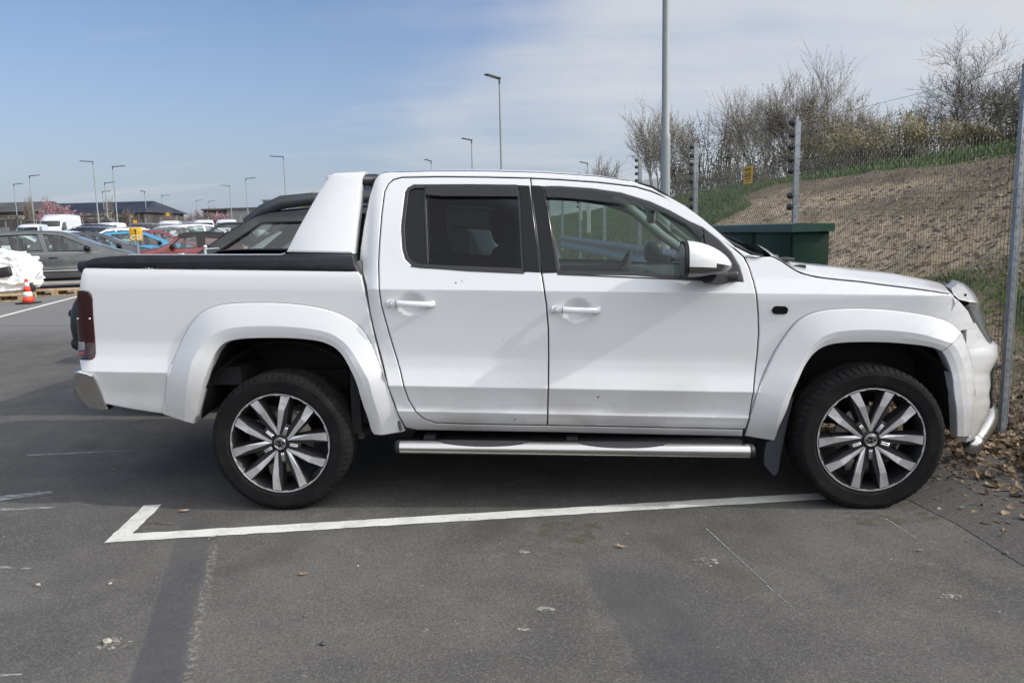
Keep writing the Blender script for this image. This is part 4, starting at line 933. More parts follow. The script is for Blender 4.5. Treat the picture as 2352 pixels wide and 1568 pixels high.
f0,f1=gpt(-160,772),gpt(172,684); fd_=(f1-f0).normalized(); line_strip(f0-fd_*6,fd_,Vector((-fd_.y,fd_.x,0)),(f1-f0).length+13,.12,60,3)
for px0,px1,py0,py1,w in ((62,298,1046,1035,.035),(-40,120,1150,1130,.12),(-30,125,1172,1166,.05),(-40,70,1302,1306,.03),(-20,50,1553,1549,.02),(1622,1762,1214,1342,.006),(2035,2110,1192,1240,.008),(1762,1850,1345,1420,.004),(1240,1275,1396,1401,.03)):
    a,b=gpt(px0,py0),gpt(px1,py1); d=(b-a); n=Vector((-d.y,d.x,0)).normalized()*w/2; strip('worn_line',[a-n,b-n*.4,b+n*.4,a+n],'wornline',.003)
# chalk-pale scuffs and dust round the chipped stone
def blob(name,px,py,rx,ry,m,lift,seed,n=14):
    r=random.Random(seed); c=gpt(px,py); vs=[]
    for k in range(n): a=2*PI*k/n; q=r.uniform(.6,1.15); vs.append(Vector((c.x+rx*q*math.cos(a),c.y+ry*q*math.sin(a),c.z)))
    return strip(name,vs,m,lift)
MT['dust']=mat('pale_dust',rough=.95,fn=lambda nt,b,N,L:(setattr(b.inputs['Base Color'],'default_value',(.40,.38,.32,1)),L(mth(N,L,'MULTIPLY',rng(N,L,nz(N,L,wpos(N),30,4,.7),.45,.62),.75),b.inputs['Alpha']))[0])
for i,(px,py,rx,ry) in enumerate(((262,1480,.06,.05),(1255,1399,.045,.018),(1203,1446,.03,.015),(1205,1268,.04,.02),(2180,1370,.06,.03),(1620,1290,.07,.06),(975,1448,.02,.012))): blob('dust_patch',px,py,rx,ry,'dust',.0030+.0001*i,40+i)
MT['moss']=mat('green_stain',rough=.95,fn=lambda nt,b,N,L:(setattr(b.inputs['Base Color'],'default_value',(.10,.10,.045,1)),L(mth(N,L,'MULTIPLY',rng(N,L,nz(N,L,wpos(N),9,5,.6),.40,.65),.45),b.inputs['Alpha']))[0])
blob('green_stain',1310,1220,.20,.16,'moss',.0022,61); blob('green_stain',2050,1190,.30,.10,'moss',.0022,62)
# newer asphalt strip along the verge, meeting the old surface in a diagonal joint
MT['asphalt_new']=mat('brown_asphalt',rough=.9,fn=var((.050,.047,.043),(.105,.097,.087),60,.35,.7))
j=[gpt(*q) for q in ((2080,1145),(2200,1205),(2300,1268),(2400,1330),(2700,1330),(2700,1100),(2352,1080),(2150,1060))]; strip('verge_strip',j,'asphalt_new',.0025)
MT['concrete']=mat('pale_concrete',rough=.9,fn=var((.30,.25,.20),(.40,.35,.29),5)); 
c4=[gpt(*q) for q in ((-400,672),(60,661),(182,654),(500,650),(500,641),(182,645),(60,650),(-400,654))]; strip('gravel_apron',c4,'concrete',.006)
# ------------------------------------------------------------------ leaves, stones, twig on the asphalt
def leaf(px,py,size,seed,label,rot,curl=.35):
    r=random.Random(seed); c=gpt(px,py); n=22; out=[]
    for k in range(n):
        a=2*PI*k/n; q=(.55+.45*abs(math.cos(a*2.5+.4)))*(1.0 if k%2 else .72)*(1.25 if abs(math.cos(a))>.8 else .8); out.append((q*math.cos(a),q*.62*math.sin(a)))
    vs=[(0,0,0)]+[(x*.5,y*.5,0) for x,y in out]+[(x,y,0) for x,y in out]
    vs=[(x*size,y*size,size*(.16+curl*abs(y)**1.4*1.2+curl*.6*x*x+.10*noise.noise(Vector((x*3,y*3,seed))))) for x,y,z in vs]
    fs=[(0,1+k,1+(k+1)%n) for k in range(n)]+[(1+k,1+n+k,1+n+(k+1)%n,1+(k+1)%n) for k in range(n)]
    mb=MB(); mb.add(vs,fs,True,Matrix.Rotation(rot,4,'Z')); mb.tube([Matrix.Rotation(rot,4,'Z')@Vector(p) for p in ((-.8*size,0,.2*size),(-1.5*size,.1*size,.1*size))],.0015,4)
    o=mb.build('fallen_leaf','leaf',fixn=False); o.location=(c.x,c.y,c.z+.004); tag(o,label,'leaf','dry leaves on the asphalt')
for a in ((423,1176,.032,1,'curled brown leaf right of the short painted tick',.3),(492,1236,.022,2,'orange leaf lying on the lower edge of the white bay line',.9),(698,1321,.022,3,'folded tan leaf on bare asphalt below the rear wheel',.1),(1427,1258,.026,4,'pale pinkish curled leaf below the front door',-.5),(1440,1228,.011,5,'tiny brown leaf scrap above the pale pinkish leaf',.2),(2113,1266,.018,6,'thin straw-coloured leaf below the front wheel',.05),(2291,1129,.022,7,'brown bark-like leaf near the leaf litter',.2),(2305,1219,.016,8,'dark crumpled leaf at the right edge of the photo',1.0),(262,1079,.014,9,'small pale leaf in the truck shadow left of the rear wheel',.1)): leaf(*a)
def stone(px,py,s,seed,m,label):
    c=gpt(px,py); o=MB().ball((0,0,s*.45),s,2,.45,(1,.8,.62),False,seed).build('stone',m); o.location=c; tag(o,label,'stone','loose stones on the asphalt')
stone(247,1476,.017,3,'stone','pale crumbled stone ringed by dust at lower left'); stone(87,1344,.011,5,'stone','flat whitish pebble near the left edge'); stone(253,1341,.009,6,'stone','small grey pebble right of the whitish pebble')
stone(742,1480,.012,8,'darkstone','dark angular stone chip at the bottom below the rear wheel'); stone(822,1300,.006,9,'stone','tiny white pebble right of the folded tan leaf'); stone(2156,1170,.011,10,'stone','yellowish pebble beside the front tyre'); stone(2310,1272,.012,11,'darkstone','grey stone on the asphalt joint at right'); stone(700,1416,.008,12,'darkstone','small dark chip above the dark angular stone')
c=gpt(345,1204); mb=MB(); mb.tube([(0,0,.012),(.015,.02,.02),(.035,.0,.008),(.10,-.002,.006),(.125,.002,.004)],.0025,5); o=mb.build('twig','barkdark'); o.location=c; tag(o,'thin dark hooked twig inside the corner of the bay line','twig')
# ------------------------------------------------------------------ embankment behind the fence
HS0,HS1=-14,90
def hill_z(s,e):
    if e<.1: b=0
    elif e<6: b=0
    base=.034*min(max(s,-6),40)
    if e<=.15: return base*max(0,min(1,(e+1.3)/1.1))
    top=max(2.80,base+.6); t=min(1,(e-.15)/5.85); sm=t*(1.0+.10*math.sin(PI*t))
    z=base+(top-base)*sm
    if e>6: z=top+.045*(e-6)
    return z
def hill():
    ss=[]; s=HS0
    while s<HS1: ss.append(s); s+=.16 if -2<s<14 else (.4 if s<30 else 1.2)
    es=[-1.35,-1.1,-.9,-.7,-.5,-.3,-.1,.1]; e=.25
    while e<60: es.append(e); e+=.14 if e<7 else (.5 if e<14 else 3)
    vs=[]; col=[]
    for s in ss:
        for e in es:
            p=fen(s,e); z=hill_z(s,e); v=Vector((s,e,0))
            nzv=noise.fractal(v*1.1,1.0,2.0,4)*.05+noise.fractal(v*5.5,1.0,2.0,3)*.036+noise.fractal(v*2.4+Vector((9,0,0)),1.0,2.0,2)*.03
            k=min(1,max(0,(e+1.2)/.9)); z+=nzv*k-(.012 if e<-1.3 else 0)
            zz=max(ground(p.x,p.y)-.02,z) if e<-1.0 else max(z,ground(p.x,p.y)-.05)
            vs.append((p.x,p.y,zz))
            # where turf grows: along the crest, on the far half of the slope, and a tuft belt low on the near part
            n1=noise.fractal(v*.55,1.0,2.0,3)*.25
            g=0
            crest=(e-(4.75+.03*s)); g=max(g,min(1,max(0,.5+crest*1.1+n1)))
            farp=(s-(9+1.35*e)) ; g=max(g,min(1,max(0,.5+farp*.22+n1*1.3)))
            low=min(.6,3.8-s)-abs(e-1.6)*.7; g=max(g,min(.60,max(0,.38+low*.5+n1*.9)))
            if e<-.2: g=min(g,.5)
            col.append((g,min(1,max(0,.5+(e-2.6-.1*s)*.35+noise.fractal(Vector((s*.35,e*.9,4)),1,2,3)*.5))))
    q=len(es); fs=[(i*q+j,i*q+j+1,(i+1)*q+j+1,(i+1)*q+j) for i in range(len(ss)-1) for j in range(q-1)]
    mb=MB(); mb.add(vs,fs,True); me=mb.mesh('hill',fixn=False); ca=me.color_attributes.new('grass','FLOAT_COLOR','POINT')
    for i,(g,w) in enumerate(col): ca.data[i].color=(g,w,0,1)
    bm=bmesh.new(); bm.from_mesh(me); bmesh.ops.recalc_face_normals(bm,faces=bm.faces); 
    if sum(f.normal.z for f in bm.faces)<0: bmesh.ops.reverse_faces(bm,faces=bm.faces)
    bm.to_mesh(me); bm.free(); me.materials.append(MT['hill']); o=link(D.objects.new('embankment',me)); o['kind']='structure'
    return ss,es,col,vs
HSS,HES,HCOL,HV=hill()
# grass blades where the turf is
def blades():
    r=random.Random(5); mb=MB(); q=len(HES); n=0; V=[];F=[]
    while n<26000:
        s=r.uniform(-1.5,26)**1; e=r.uniform(-.2,8.5); i=min(range(len(HSS)),key=lambda k:abs(HSS[k]-s)) if False else 0
        p=fen(s,e); z=hill_z(s,e)
        # same turf rule as the sheet
        v=Vector((s,e,0)); n1=noise.fractal(v*.55,1.0,2.0,3)*.25
        g=max(.5+(e-(4.75+.03*s))*1.1+n1,.5+(s-(9+1.35*e))*.22+n1,min(.60,.40+(min(.5,3.4-s)-abs(e-1.65)*.8)*.5+n1*.8))
        n+=1
        if g<r.uniform(.42,.75): continue
        z+=noise.fractal(v*1.1,1.0,2.0,4)*.05
        for _ in range(2):
            a=r.uniform(0,2*PI); h=r.uniform(.04,.12)*(1.5 if e<1.5 else 1); w=.006+.0006*s; x,y=p.x+r.uniform(-.06,.06),p.y+r.uniform(-.06,.06); b=len(V)
            lx,ly=math.cos(a)*h*.5,math.sin(a)*h*.5; V+=[(x-w*math.sin(a),y+w*math.cos(a),z-.02),(x+w*math.sin(a),y-w*math.cos(a),z-.02),(x+lx,y+ly,z+h)]; F.append((b,b+1,b+2))
    mb.add(V,F); o=mb.build('grass','blade',fixn=False); o['kind']='stuff'
MT['blade']=mat('grass_blade',rough=.8,fn=var((.035,.075,.014),(.13,.17,.05),2.5))
blades()
def clods():
    r=random.Random(9); V=[];F=[]
    mb=MB(); protos=[]
    for k in range(5):
        m=MB(); m.ball((0,0,0),1,1,.7,(1,.8,.6),False,k*3.1); protos.append((m.v,m.f))
    for _ in range(5200):
        s=r.uniform(-3,12)*r.uniform(.4,1); e=r.uniform(.1,6.2); p=fen(s,e); sz=r.uniform(.008,.026)*(1 if r.random()<.96 else 2.0); v=Vector((s,e,0)); z=hill_z(s,e)+noise.fractal(v*1.1,1.0,2.0,4)*.05
        pv,pf=r.choice(protos); T=Matrix.Translation((p.x,p.y,z+sz*.2))@Matrix.Rotation(r.uniform(0,6),4,'Z')@Matrix.Scale(sz,4); mb.add(pv,pf,False,T)
    o=mb.build('soil_clods','clod',fixn=False); o['kind']='stuff'
MT['clod']=mat('soil_clod',rough=.95,fn=var((.07,.055,.04),(.36,.29,.21),3.5,.3,.7))
clods()
def weeds():
    r=random.Random(31); V=[];F=[]
    for _ in range(420):
        s=r.uniform(-2,13); e=r.uniform(.2,5.6); p=fen(s,e); z=hill_z(s,e)+noise.fractal(Vector((s,e,0))*1.1,1.0,2.0,4)*.05
        for _ in range(r.randint(3,9)):
            a=r.uniform(0,6.3); h=r.uniform(.03,.13); w=.004; x,y=p.x+r.gauss(0,.05),p.y+r.gauss(0,.05); b=len(V); V+=[(x-w*math.sin(a),y+w*math.cos(a),z-.02),(x+w*math.sin(a),y-w*math.cos(a),z-.02),(x+math.cos(a)*h*.9,y+math.sin(a)*h*.9,z+h*r.uniform(.3,1))]; F.append((b,b+1,b+2))
    mb=MB(); mb.add(V,F); o=mb.build('dry_weeds','clod',fixn=False); o['kind']='stuff'
weeds()
# leaf litter along the fence foot
def litter():
    r=random.Random(3); mb=MB()
    for _ in range(5200):
        s=r.gauss(.2,1.3) if r.random()<.8 else r.uniform(-1.5,6); e=r.gauss(-.20,.42); 
        if e<-1.25 or e>1.4 or s<-2.6: continue
        p=fen(s,e); z=max(hill_z(s,e),ground(p.x,p.y))+r.uniform(.004,.05)*(1 if e>-.7 else .3); L_=r.uniform(.012,.042)*(1 if e>-.8 else .7); w=L_*r.uniform(.35,.7)
        T=Matrix.Translation((p.x,p.y,z))@Matrix.Rotation(r.uniform(0,6.3),4,'Z')@Matrix.Rotation(r.gauss(0,.5),4,'X')@Matrix.Rotation(r.gauss(0,.4),4,'Y')
        c=L_*r.uniform(.1,.4); mb.add([(-L_,0,c),(-.3*L_,-w,0),(.5*L_,-w*.7,.2*c),(L_,0,c),(.4*L_,w*.8,.1*c),(-.4*L_,w,0)],[(0,1,5),(1,2,4,5),(2,3,4)],False,T)
    o=mb.build('leaf_litter','litter',fixn=False); o['kind']='stuff'
litter()
# ------------------------------------------------------------------ wire fence
FSP=3.36; NPOST=17
def post_top(s): return 2.46+.034*s
fence=tag(empty('wire_fence',fen(0,0)),'galvanised chain link security fence with electric wires along the embankment','fence')
finv=Matrix.Translation(-fence.location)
def fchild(mb,name,m,parent=None):
    mb.v=[tuple(Vector(v)-fence.location) for v in mb.v]; return mb.build(name,m,parent or fence,fixn=True)
POSTS=[(.13,1)]+[(-3.25,1)]*0+[(3.35+FSP*k,1 if k<3 or k%2==0 else 0) for k in range(NPOST-1)]
INS=[0,.125,.25,.38,.50,.76,.88]
for i,(s,hot) in enumerate(POSTS):
    zb=hill_z(s,0)-.3; zt=post_top(s)-(0.0 if hot else .5); mb=MB(); p=fen(s,0); lean=.0
    u=FD; w=FN
    T=Matrix((( FD.x,-FN.x,0,p.x),(FD.y,-FN.y,0,p.y),(0,0,1,0),(0,0,0,1)))   # x along the fence, y towards the lot
    if i==0: T=Matrix.Translation(FN*.035)@T@Matrix.Diagonal((1.35,1.35,1,1))
    h=zt-zb; zc=(zt+zb)/2
    mb.box((0,.0,zc),(.052,.006,h),M=T); mb.box((-.026,.022,zc),(.006,.050,h),M=T); mb.box((.026,-.022,zc),(.006,.050,h),M=T); mb.box((-.040,.044,zc),(.022,.005,h),M=T)
    if hot: mb.box((-.034,.02,zc+.04),(.012,.03,h),M=T)
    po=fchild(mb,'post','galv')
    if hot and 0<i<10:
        for k,d in enumerate(INS):
            z=zt-.03-d; m=MB(); q=T@Vector((-.055,.055,z)); 
            a=T@Vector((-.03,.045,z)); b=T@Vector((-.03,.105,z)); m.tube([a+(b-a)*t for t in (0,.25,.3,.5,.55,.8,.85,1)],[.018,.018,.036,.036,.02,.033,.033,.015],8); fchild(m,'insulator','hotwire',po)
for d in INS:
    mb=MB(); pts=[]
    ss=[-3.2]+[s for s,h in POSTS if h]
    for a,b in zip(ss,ss[1:]):
        for k in range(6):
            t=k/6; s=a+(b-a)*t; pts.append(fen(s,-.105,post_top(s)-.03-d-.02*4*t*(1-t)))
    mb.tube(pts,.0016,4,smooth=False); fchild(mb,'electric_wire','hotwire')
def meshwire():
    mb=MB(); V=[];F=[]
    st=0; pitch=.034; s=-3.25; r=.0024
    while s<30:
        pt=pitch if s<11 else pitch*2
        n=int(2.06/(pt)); zb=hill_z(s,0)-.02; prev=None
        for k in range(n+1):
            z=zb+2.06*k/n; sg=1 if (k+st)%2 else -1; ss=s+sg*pt*.53; e=.012*(1 if sg>0 else -1)+.010*math.sin(s*2.1)*math.sin(z*3); p=fen(ss,e,z); b=len(V)
            rr=r*(1+.25*max(0,s)/8); V+=[(p.x+FD.x*rr,p.y+FD.y*rr,z),(p.x-FD.x*rr*.5+FN.x*rr*.87,p.y-FD.y*rr*.5+FN.y*rr*.87,z),(p.x-FD.x*rr*.5-FN.x*rr*.87,p.y-FD.y*rr*.5-FN.y*rr*.87,z)]
            if k: 
                for j in range(3): F.append((b-3+j,b-3+(j+1)%3,b+(j+1)%3,b+j))
        s+=pt; st+=1
    mb.add(V,F,True); 
    o=fchild(mb,'chain_link','wire')
    for zz in (2.05,1.62,1.2,.78,.42,.03):
        m=MB(); m.tube([fen(s,-.012,hill_z(s,0)+zz) for s in [-2.6+1.2*k for k in range(44)]],.002,4,smooth=False); fchild(m,'line_wire','wire')
meshwire()
# warning sign on the mesh, writing too small to read in full
def fsign(s,z,w,h,name,label,text=True,e=-.03):
    o=empty(name,fen(s,e,z)); o.rotation_euler=(0,0,math.atan2(FD.y,FD.x)); tag(o,label,'sign')
    def part(n_,m,build): mb=MB(); build(mb); return mb.build(n_,m,o)
    part('plate','yellow',lambda mb:mb.box((0,0,0),(w,.004,h)))
    def dark(mb):
        r=random.Random(int(s*10))
        for a,b,c,d in ((-.34,.30,-.22,.36),(-.20,.36,-.14,.26),(-.10,.28,.0,.36),(.06,.36,.12,.26),(.2,.30,.30,.36)):
            pass
        for k in range(4):
            x0=-.36*w+.19*w*k; mb.box((x0+.05*w,.0032,.30*h),(.035*w,.002,.17*h)); mb.box((x0+.10*w,.0032,.30*h+(.06*h if k%2 else -.06*h)),(.08*w,.002,.035*h)); mb.box((x0+.15*w,.0032,.31*h),(.03*w,.002,.13*h),ry=R(18*(k%2)))
        mb.box((0,.0032,.10*h),(.76*w,.002,.03*h)); mb.box((0,.0032,.03*h),(.70*w,.002,.03*h)); mb.box((0,.0032,-.06*h),(.76*w,.002,.05*h))
        for k in range(5): mb.box((-.28*w+.13*w*k,.0032,-.22*h),(.07*w,.002,.09*h),ry=R(10*(k-2)))
        mb.box((0,.0032,-.36*h),(.60*w,.002,.03*h))
    if text: part('lettering','ink',dark)
    return o
sg=onE(1718,402,-.03); fsign((sg-FP0).dot(FD),sg.z,.27,.21,'warning_sign','small yellow warning sign with dark print wired to the chain link fence')
for px,py,hh in ((1348,500,.42),(1262,0,0)):
    if hh: q=onE(1330+2,487,.02); q2=onE(1355,497,.02)
for (px,py,w,h,lab) in ((1335,484,.25,.5,'pale sign back seen small through the truck window'),(1352,498,.55,.85,'larger pale sign back with yellow edge seen through the truck window')):
    q=onE(px,py,-.03); o=tag(empty('fence_sign',q),lab,'sign'); o.rotation_euler=(0,0,math.atan2(FD.y,FD.x))
    MB().box((0,0,0),(w,.006,h)).build('plate','yellow',o); MB().box((-.04,.006,.0),(w*.86,.004,h*.96)).build('sticker','inkwhite',o)
# crash barrier in front of the fence
def barrier():
    o=tag(empty('crash_barrier',fen(7,-.9)),'grey steel crash barrier on posts in front of the fence, seen through the cab','barrier'); 
    def zt(s): return 1.235+.0165*(s-7)
    a,b=4.6,14.5; mb=MB(); prof=[(0,0),(-.03,-.04),(-.03,-.09),(.03,-.13),(.03,-.17),(-.03,-.21),(-.03,-.26),(0,-.30)]
    vs=[]; n=20
    for k in range(n+1):
        s=a+(b-a)*k/n
        for e,z in prof: vs.append(fen(s,-.9+e,zt(s)+z)-o.location)
    mb.add(vs,[(i*8+j,i*8+j+1,(i+1)*8+j+1,(i+1)*8+j) for i in range(n) for j in range(7)],True); mb.build('rail','galv',o,fixn=False)
    for s in (5.2,6.95,7.05,9.0,11.0,13.0):
        mb=MB(); p=fen(s,-.84)-o.location; z0=hill_z(s,-.9)-.2; mb.box((p.x,p.y,(z0+zt(s)-.05)/2),(.06,.09,zt(s)-.05-z0)); mb.build('post','lamphead' if s not in(6.95,) else 'galv',o)
barrier()
# green street cabinet
def cabinet():
    a=onE(1823,512,-.66); s0=(a-FP0).dot(FD); o=tag(empty('street_cabinet',fen(s0,-.66)),'dark green metal utility cabinet with overhanging lid and three door bays beside the fence','cabinet'); o.rotation_euler=(0,0,math.atan2(FD.y,FD.x))
    # local x along the fence (away), local -? y: towards the lot is +y
    top=onE(1823,520,-.66).z; zb=-.1; D_=.34
    x=0; first=True
    for w in (.86,.80,.80):
        mb=MB(); mb.rbox((x+w/2,-D_/2,(top-.02+zb)/2),(w-.012,D_,top-.02-zb),.008,2); body=mb.build('bay','green',o)
        mb=MB(); mb.rbox((x+w/2+.0,.004,(top+zb)/2-.02),(w-.07,.014,top-zb-.10),.006,2); dr=mb.build('door','green',o)
        mb=MB(); mb.rbox((x+.07,.018,top-.36),(.035,.02,.12),.006,2); mb.build('handle','alu',dr)
        lid=MB(); lw=w+(.045 if first else .0); xs=x-(.035 if first else 0)
        prof=[(.03,-.05),(.03,-.015),(.018,.02),(-.02,.03),(-D_-.02,.02),(-D_-.03,-.015),(-D_-.03,-.05)]
        vs=[(xx,y,top+z) for xx in (xs,xs+lw-.01) for y,z in prof]; n=7
        lid.add(vs,[tuple(range(n))[::-1],tuple(range(n,2*n))]+[(i,(i+1)%n,(i+1)%n+n,i+n) for i in range(n)]); lid.build('lid','greenlid',o,sharp=30)
        x+=w; first=False
cabinet()
# ------------------------------------------------------------------ bare trees, scrub
def tree_mesh(seed,h,spread,stems,levels,r0,up=.35,dens=1.0,twig=.006,kink=.22,bud=0,budsize=.03):
    r=random.Random(seed); V=[];F=[];B=[];BF=[]
    def seg(p,q,ra,rb,n):
        t=(q-p); a=t.orthogonal().normalized(); b=t.normalized().cross(a); i0=len(V)
        for c,rr in ((p,ra),(q,rb)):
            for k in range(n): V.append(c+(a*math.cos(2*PI*k/n)+b*math.sin(2*PI*k/n))*rr)
        for k in range(n): F.append((i0+k,i0+(k+1)%n,i0+n+(k+1)%n,i0+n+k))
    def grow(p,d,L,rad,lev):
        n=4 if lev>1 else 3; sl=L/n; pts=[p]; rr=rad
        for i in range(n):
            d=(d+Vector((r.gauss(0,kink),r.gauss(0,kink),r.gauss(0,kink)+up*.30))).normalized(); q=p+d*sl; r2=max(twig*.6,rad*(1-.62*(i+1)/n)); seg(p,q,rr,r2,5 if rr>.04 else 3); p=q; rr=r2; pts.append((p,d,rr))
            if lev>0:
                m=(1 if i<1 else 2) if r.random()<dens else 1
                if lev==levels and i==0: m=0
                for _ in range(m):
                    ax=d.orthogonal().normalized(); ax=Matrix.Rotation(r.uniform(0,2*PI),3,d)@ax; ang=R(r.uniform(20,44))*spread; nd=(d*math.cos(ang)+ax*math.sin(ang)); grow(p,nd,L*r.uniform(.55,.82),max(twig,r2*.6),lev-1)
            if bud and lev<=1:
                for _ in range(bud):
                    c=p-d*sl*r.random(); s=budsize*r.uniform(.5,1.2); v=Vector((r.gauss(0,1),r.gauss(0,1),r.gauss(0,1))).normalized(); w=v.orthogonal()*s*.5; i0=len(B); B.extend([c,c+v*s+w,c+v*s*1.7,c+v*s-w]); BF.append((i0,i0+1,i0+2,i0+3))
    for k in range(stems):
        a=2*PI*k/stems+r.uniform(-.5,.5); lean=(.10 if stems==1 else r.uniform(.15,.55)); d=Vector((math.cos(a)*lean,math.sin(a)*lean,1)).normalized(); grow(Vector((math.cos(a)*.12*(stems>1),math.sin(a)*.12*(stems>1),-.2)),d,h*r.uniform(.42,.55),r0*r.uniform(.7,1.1),levels)
    mx=max(v.z for v in V); k=h/mx
    return [v*k for v in V],F,[v*k for v in B],BF
def plant_tree(name,px,py_base,py_top,e,seed,label,bark='bark',budm='bud',group='bare trees on the embankment',wide=1.0,at=None,**kw):
    b=at if at else onE(px,py_base,e); 
    if at is None:
        s=(b-FP0).dot(FD); b=Vector((b.x,b.y,hill_z(s,e)-.05)); 
    d=(b-CAMLOC).dot(_f); top=CAMLOC+ray(px,py_top)*(d/ray(px,py_top).dot(_f)); h=top.z-b.z
    V,F,B,BF=tree_mesh(seed,h,**kw)
    o=tag(empty(name,b),label,'tree',group); V=[Vector((v.x*wide,v.y*wide,v.z)) for v in V]; B=[Vector((v.x*wide,v.y*wide,v.z)) for v in B]
    m=MB(); m.add(V,F,True); m.build('trunk',bark,o,fixn=False)
    if B: m=MB(); m.add(B,BF); m.build('crown',budm,o,fixn=False)
    return o
plant_tree('bare_tree',2215,285,72,12,11,'bare spreading tree standing alone at far right on the crest, two dark trunks','barkdark',stems=2,spread=1.15,levels=5,r0=.12,dens=.36,kink=.12,twig=.006,wide=1.2,up=.22)
plant_tree('bare_tree',2300,300,150,12.5,12,'slender bare tree leaning right just behind the lone spreading tree','bark',stems=2,spread=.9,levels=4,r0=.06,dens=.5,kink=.10,twig=.008,wide=.9)
plant_tree('bare_tree',1835,345,118,12,13,'tallest many-stemmed bare tree rising behind the second fence post','barkdark',stems=6,spread=.8,levels=4,r0=.10,dens=.34,kink=.10,twig=.008,bud=1,budsize=.05,wide=1.05)
plant_tree('bare_tree',1745,350,180,12.5,14,'bare budding tree on the left flank of the tallest tree','bark',stems=5,spread=.9,levels=4,r0=.08,dens=.55,kink=.10,twig=.008,bud=1,budsize=.05,wide=1.05)
plant_tree('bare_tree',1950,340,190,12.5,15,'bare budding tree on the right flank of the tallest tree','bark',stems=5,spread=1.0,levels=4,r0=.075,dens=.55,kink=.10,twig=.008,bud=1,budsize=.05,wide=1.15)
plant_tree('bare_tree',2030,330,235,13,16,'small thin bare tree between the tall group and the lone tree','bark',stems=3,spread=1.0,levels=3,r0=.05,dens=.6,kink=.10,twig=.007,bud=1,budsize=.045,wide=1.2)
plant_tree('bare_tree',1512,420,218,8,17,'bare tree left behind the big lamp pole with pale twigs','bark',stems=4,spread=.95,levels=4,r0=.10,dens=.5,kink=.10,twig=.010,bud=1,budsize=.06,wide=.85)
plant_tree('bare_tree',1400,430,350,8,18,'low sparse bare sapling over the front edge of the cab roof','bark',stems=3,spread=.8,levels=3,r0=.07,dens=.6,kink=.14,twig=.02,wide=.9)
def shrub_mesh(seed,size,n,leaf,stems=14,mid=0):
    """twigs fanning from the ground with small leaves scattered through an uneven volume"""
    r=random.Random(seed); V=[];F=[]; X,Y,Z=size
    nl=max(5,int(X*1.6)); lobes=[(((k+.5)/nl-.5)*X*.95+r.uniform(-.1,.1)*X,r.uniform(-.3,.3)*Y,r.uniform(.38,.74)*Z,r.uniform(.22,.36)) for k in range(nl)]; SX=1.6*X/nl+.12*X
    for _ in range(n):
        lx,ly,lz,lr=r.choice(lobes); v=Vector((r.gauss(0,1),r.gauss(0,1),r.gauss(0,1))).normalized()*(r.random()**.45)
        c=Vector((lx+v.x*SX*lr*2,ly+v.y*lr*Y*1.2,lz+v.z*lr*Z*1.05)); 
        if r.random()<.3: c.z*=r.random()
        if c.z<0: c.z=-c.z
        s=leaf*r.uniform(.5,1.4); a=Vector((r.gauss(0,1),r.gauss(0,1),r.gauss(0,1)+.4)).normalized(); b=a.orthogonal().normalized()*s*.42; i=len(V); V+=[c,c+a*s+b,c+a*s*1.8,c+a*s-b]; F.append((i,i+1,i+2,i+3))
    TV=[];TF=[]
    for _ in range(stems*3):
        lx,ly,lz,lr=r.choice(lobes); p=Vector((lx*.6+r.gauss(0,.1*X),ly*.5,0)); q=Vector((lx+r.gauss(0,lr*SX),ly+r.gauss(0,lr*Y*.6),lz+r.uniform(.2,1.0)*lr*Z*1.3)); mdp=(p+q)/2+Vector((r.gauss(0,.06*X),0,.05*Z)); w=.010*max(1,Z/2)
        for a,b,ra,rb in ((p,mdp,w*1.3,w),(mdp,q,w,w*.5)):
            t=(b-a); o1=t.orthogonal().normalized(); o2=t.normalized().cross(o1); i=len(TV)
            for c_,rr in ((a,ra),(b,rb)):
                for k in range(3): TV.append(c_+(o1*math.cos(2.1*k)+o2*math.sin(2.1*k))*rr)
            for k in range(3): TF.append((i+k,i+(k+1)%3,i+3+(k+1)%3,i+3+k))
    return V,F,TV,TF
def shrub(name,px,py_base,py_top,wpx,e,seed,label,m,n,leaf,bark='bark',group='scrub along the crest',at=None,depth=1.0):
    b=at if at else onE(px,py_base,e)
    if at is None: s=(b-FP0).dot(FD); b=Vector((b.x,b.y,hill_z(s,e)-.1))
    d=(b-CAMLOC).dot(_f); top=CAMLOC+ray(px,py_top)*(d/ray(px,py_top).dot(_f)); Z=top.z-b.z; X=wpx*d/FPX
    V,F,TV,TF=shrub_mesh(seed,(X*1.0,max(1.0,min(3,X*.35))*depth,Z),n,leaf); o=tag(empty(name,b),label,'shrub',group)
    q=MB(); q.add(V,F); q.build('foliage',m,o,fixn=False); q=MB(); q.add(TV,TF); q.build('stem',bark,o,fixn=False); return o
shrub('evergreen_shrub',1640,400,262,150,11.5,21,'tall dark brown-green shrub right of the big lamp pole','scrubdark',3400,.075)
shrub('evergreen_shrub',1720,380,315,150,11,22,'dark shrub mass under the budding tree, above the yellow sign','scrubdark',1700,.06)
shrub('evergreen_shrub',1560,420,350,90,10,23,'low dark shrub close against the big lamp pole','scrubdark',1700,.08)
shrub('evergreen_shrub',1800,370,325,110,11,24,'dark thicket at the foot of the tallest bare tree','scrubdark',1700,.06)
shrub('evergreen_shrub',2340,300,190,100,9,25,'dark leafy bush cut by the right edge of the photo','scrubdark',3200,.04)
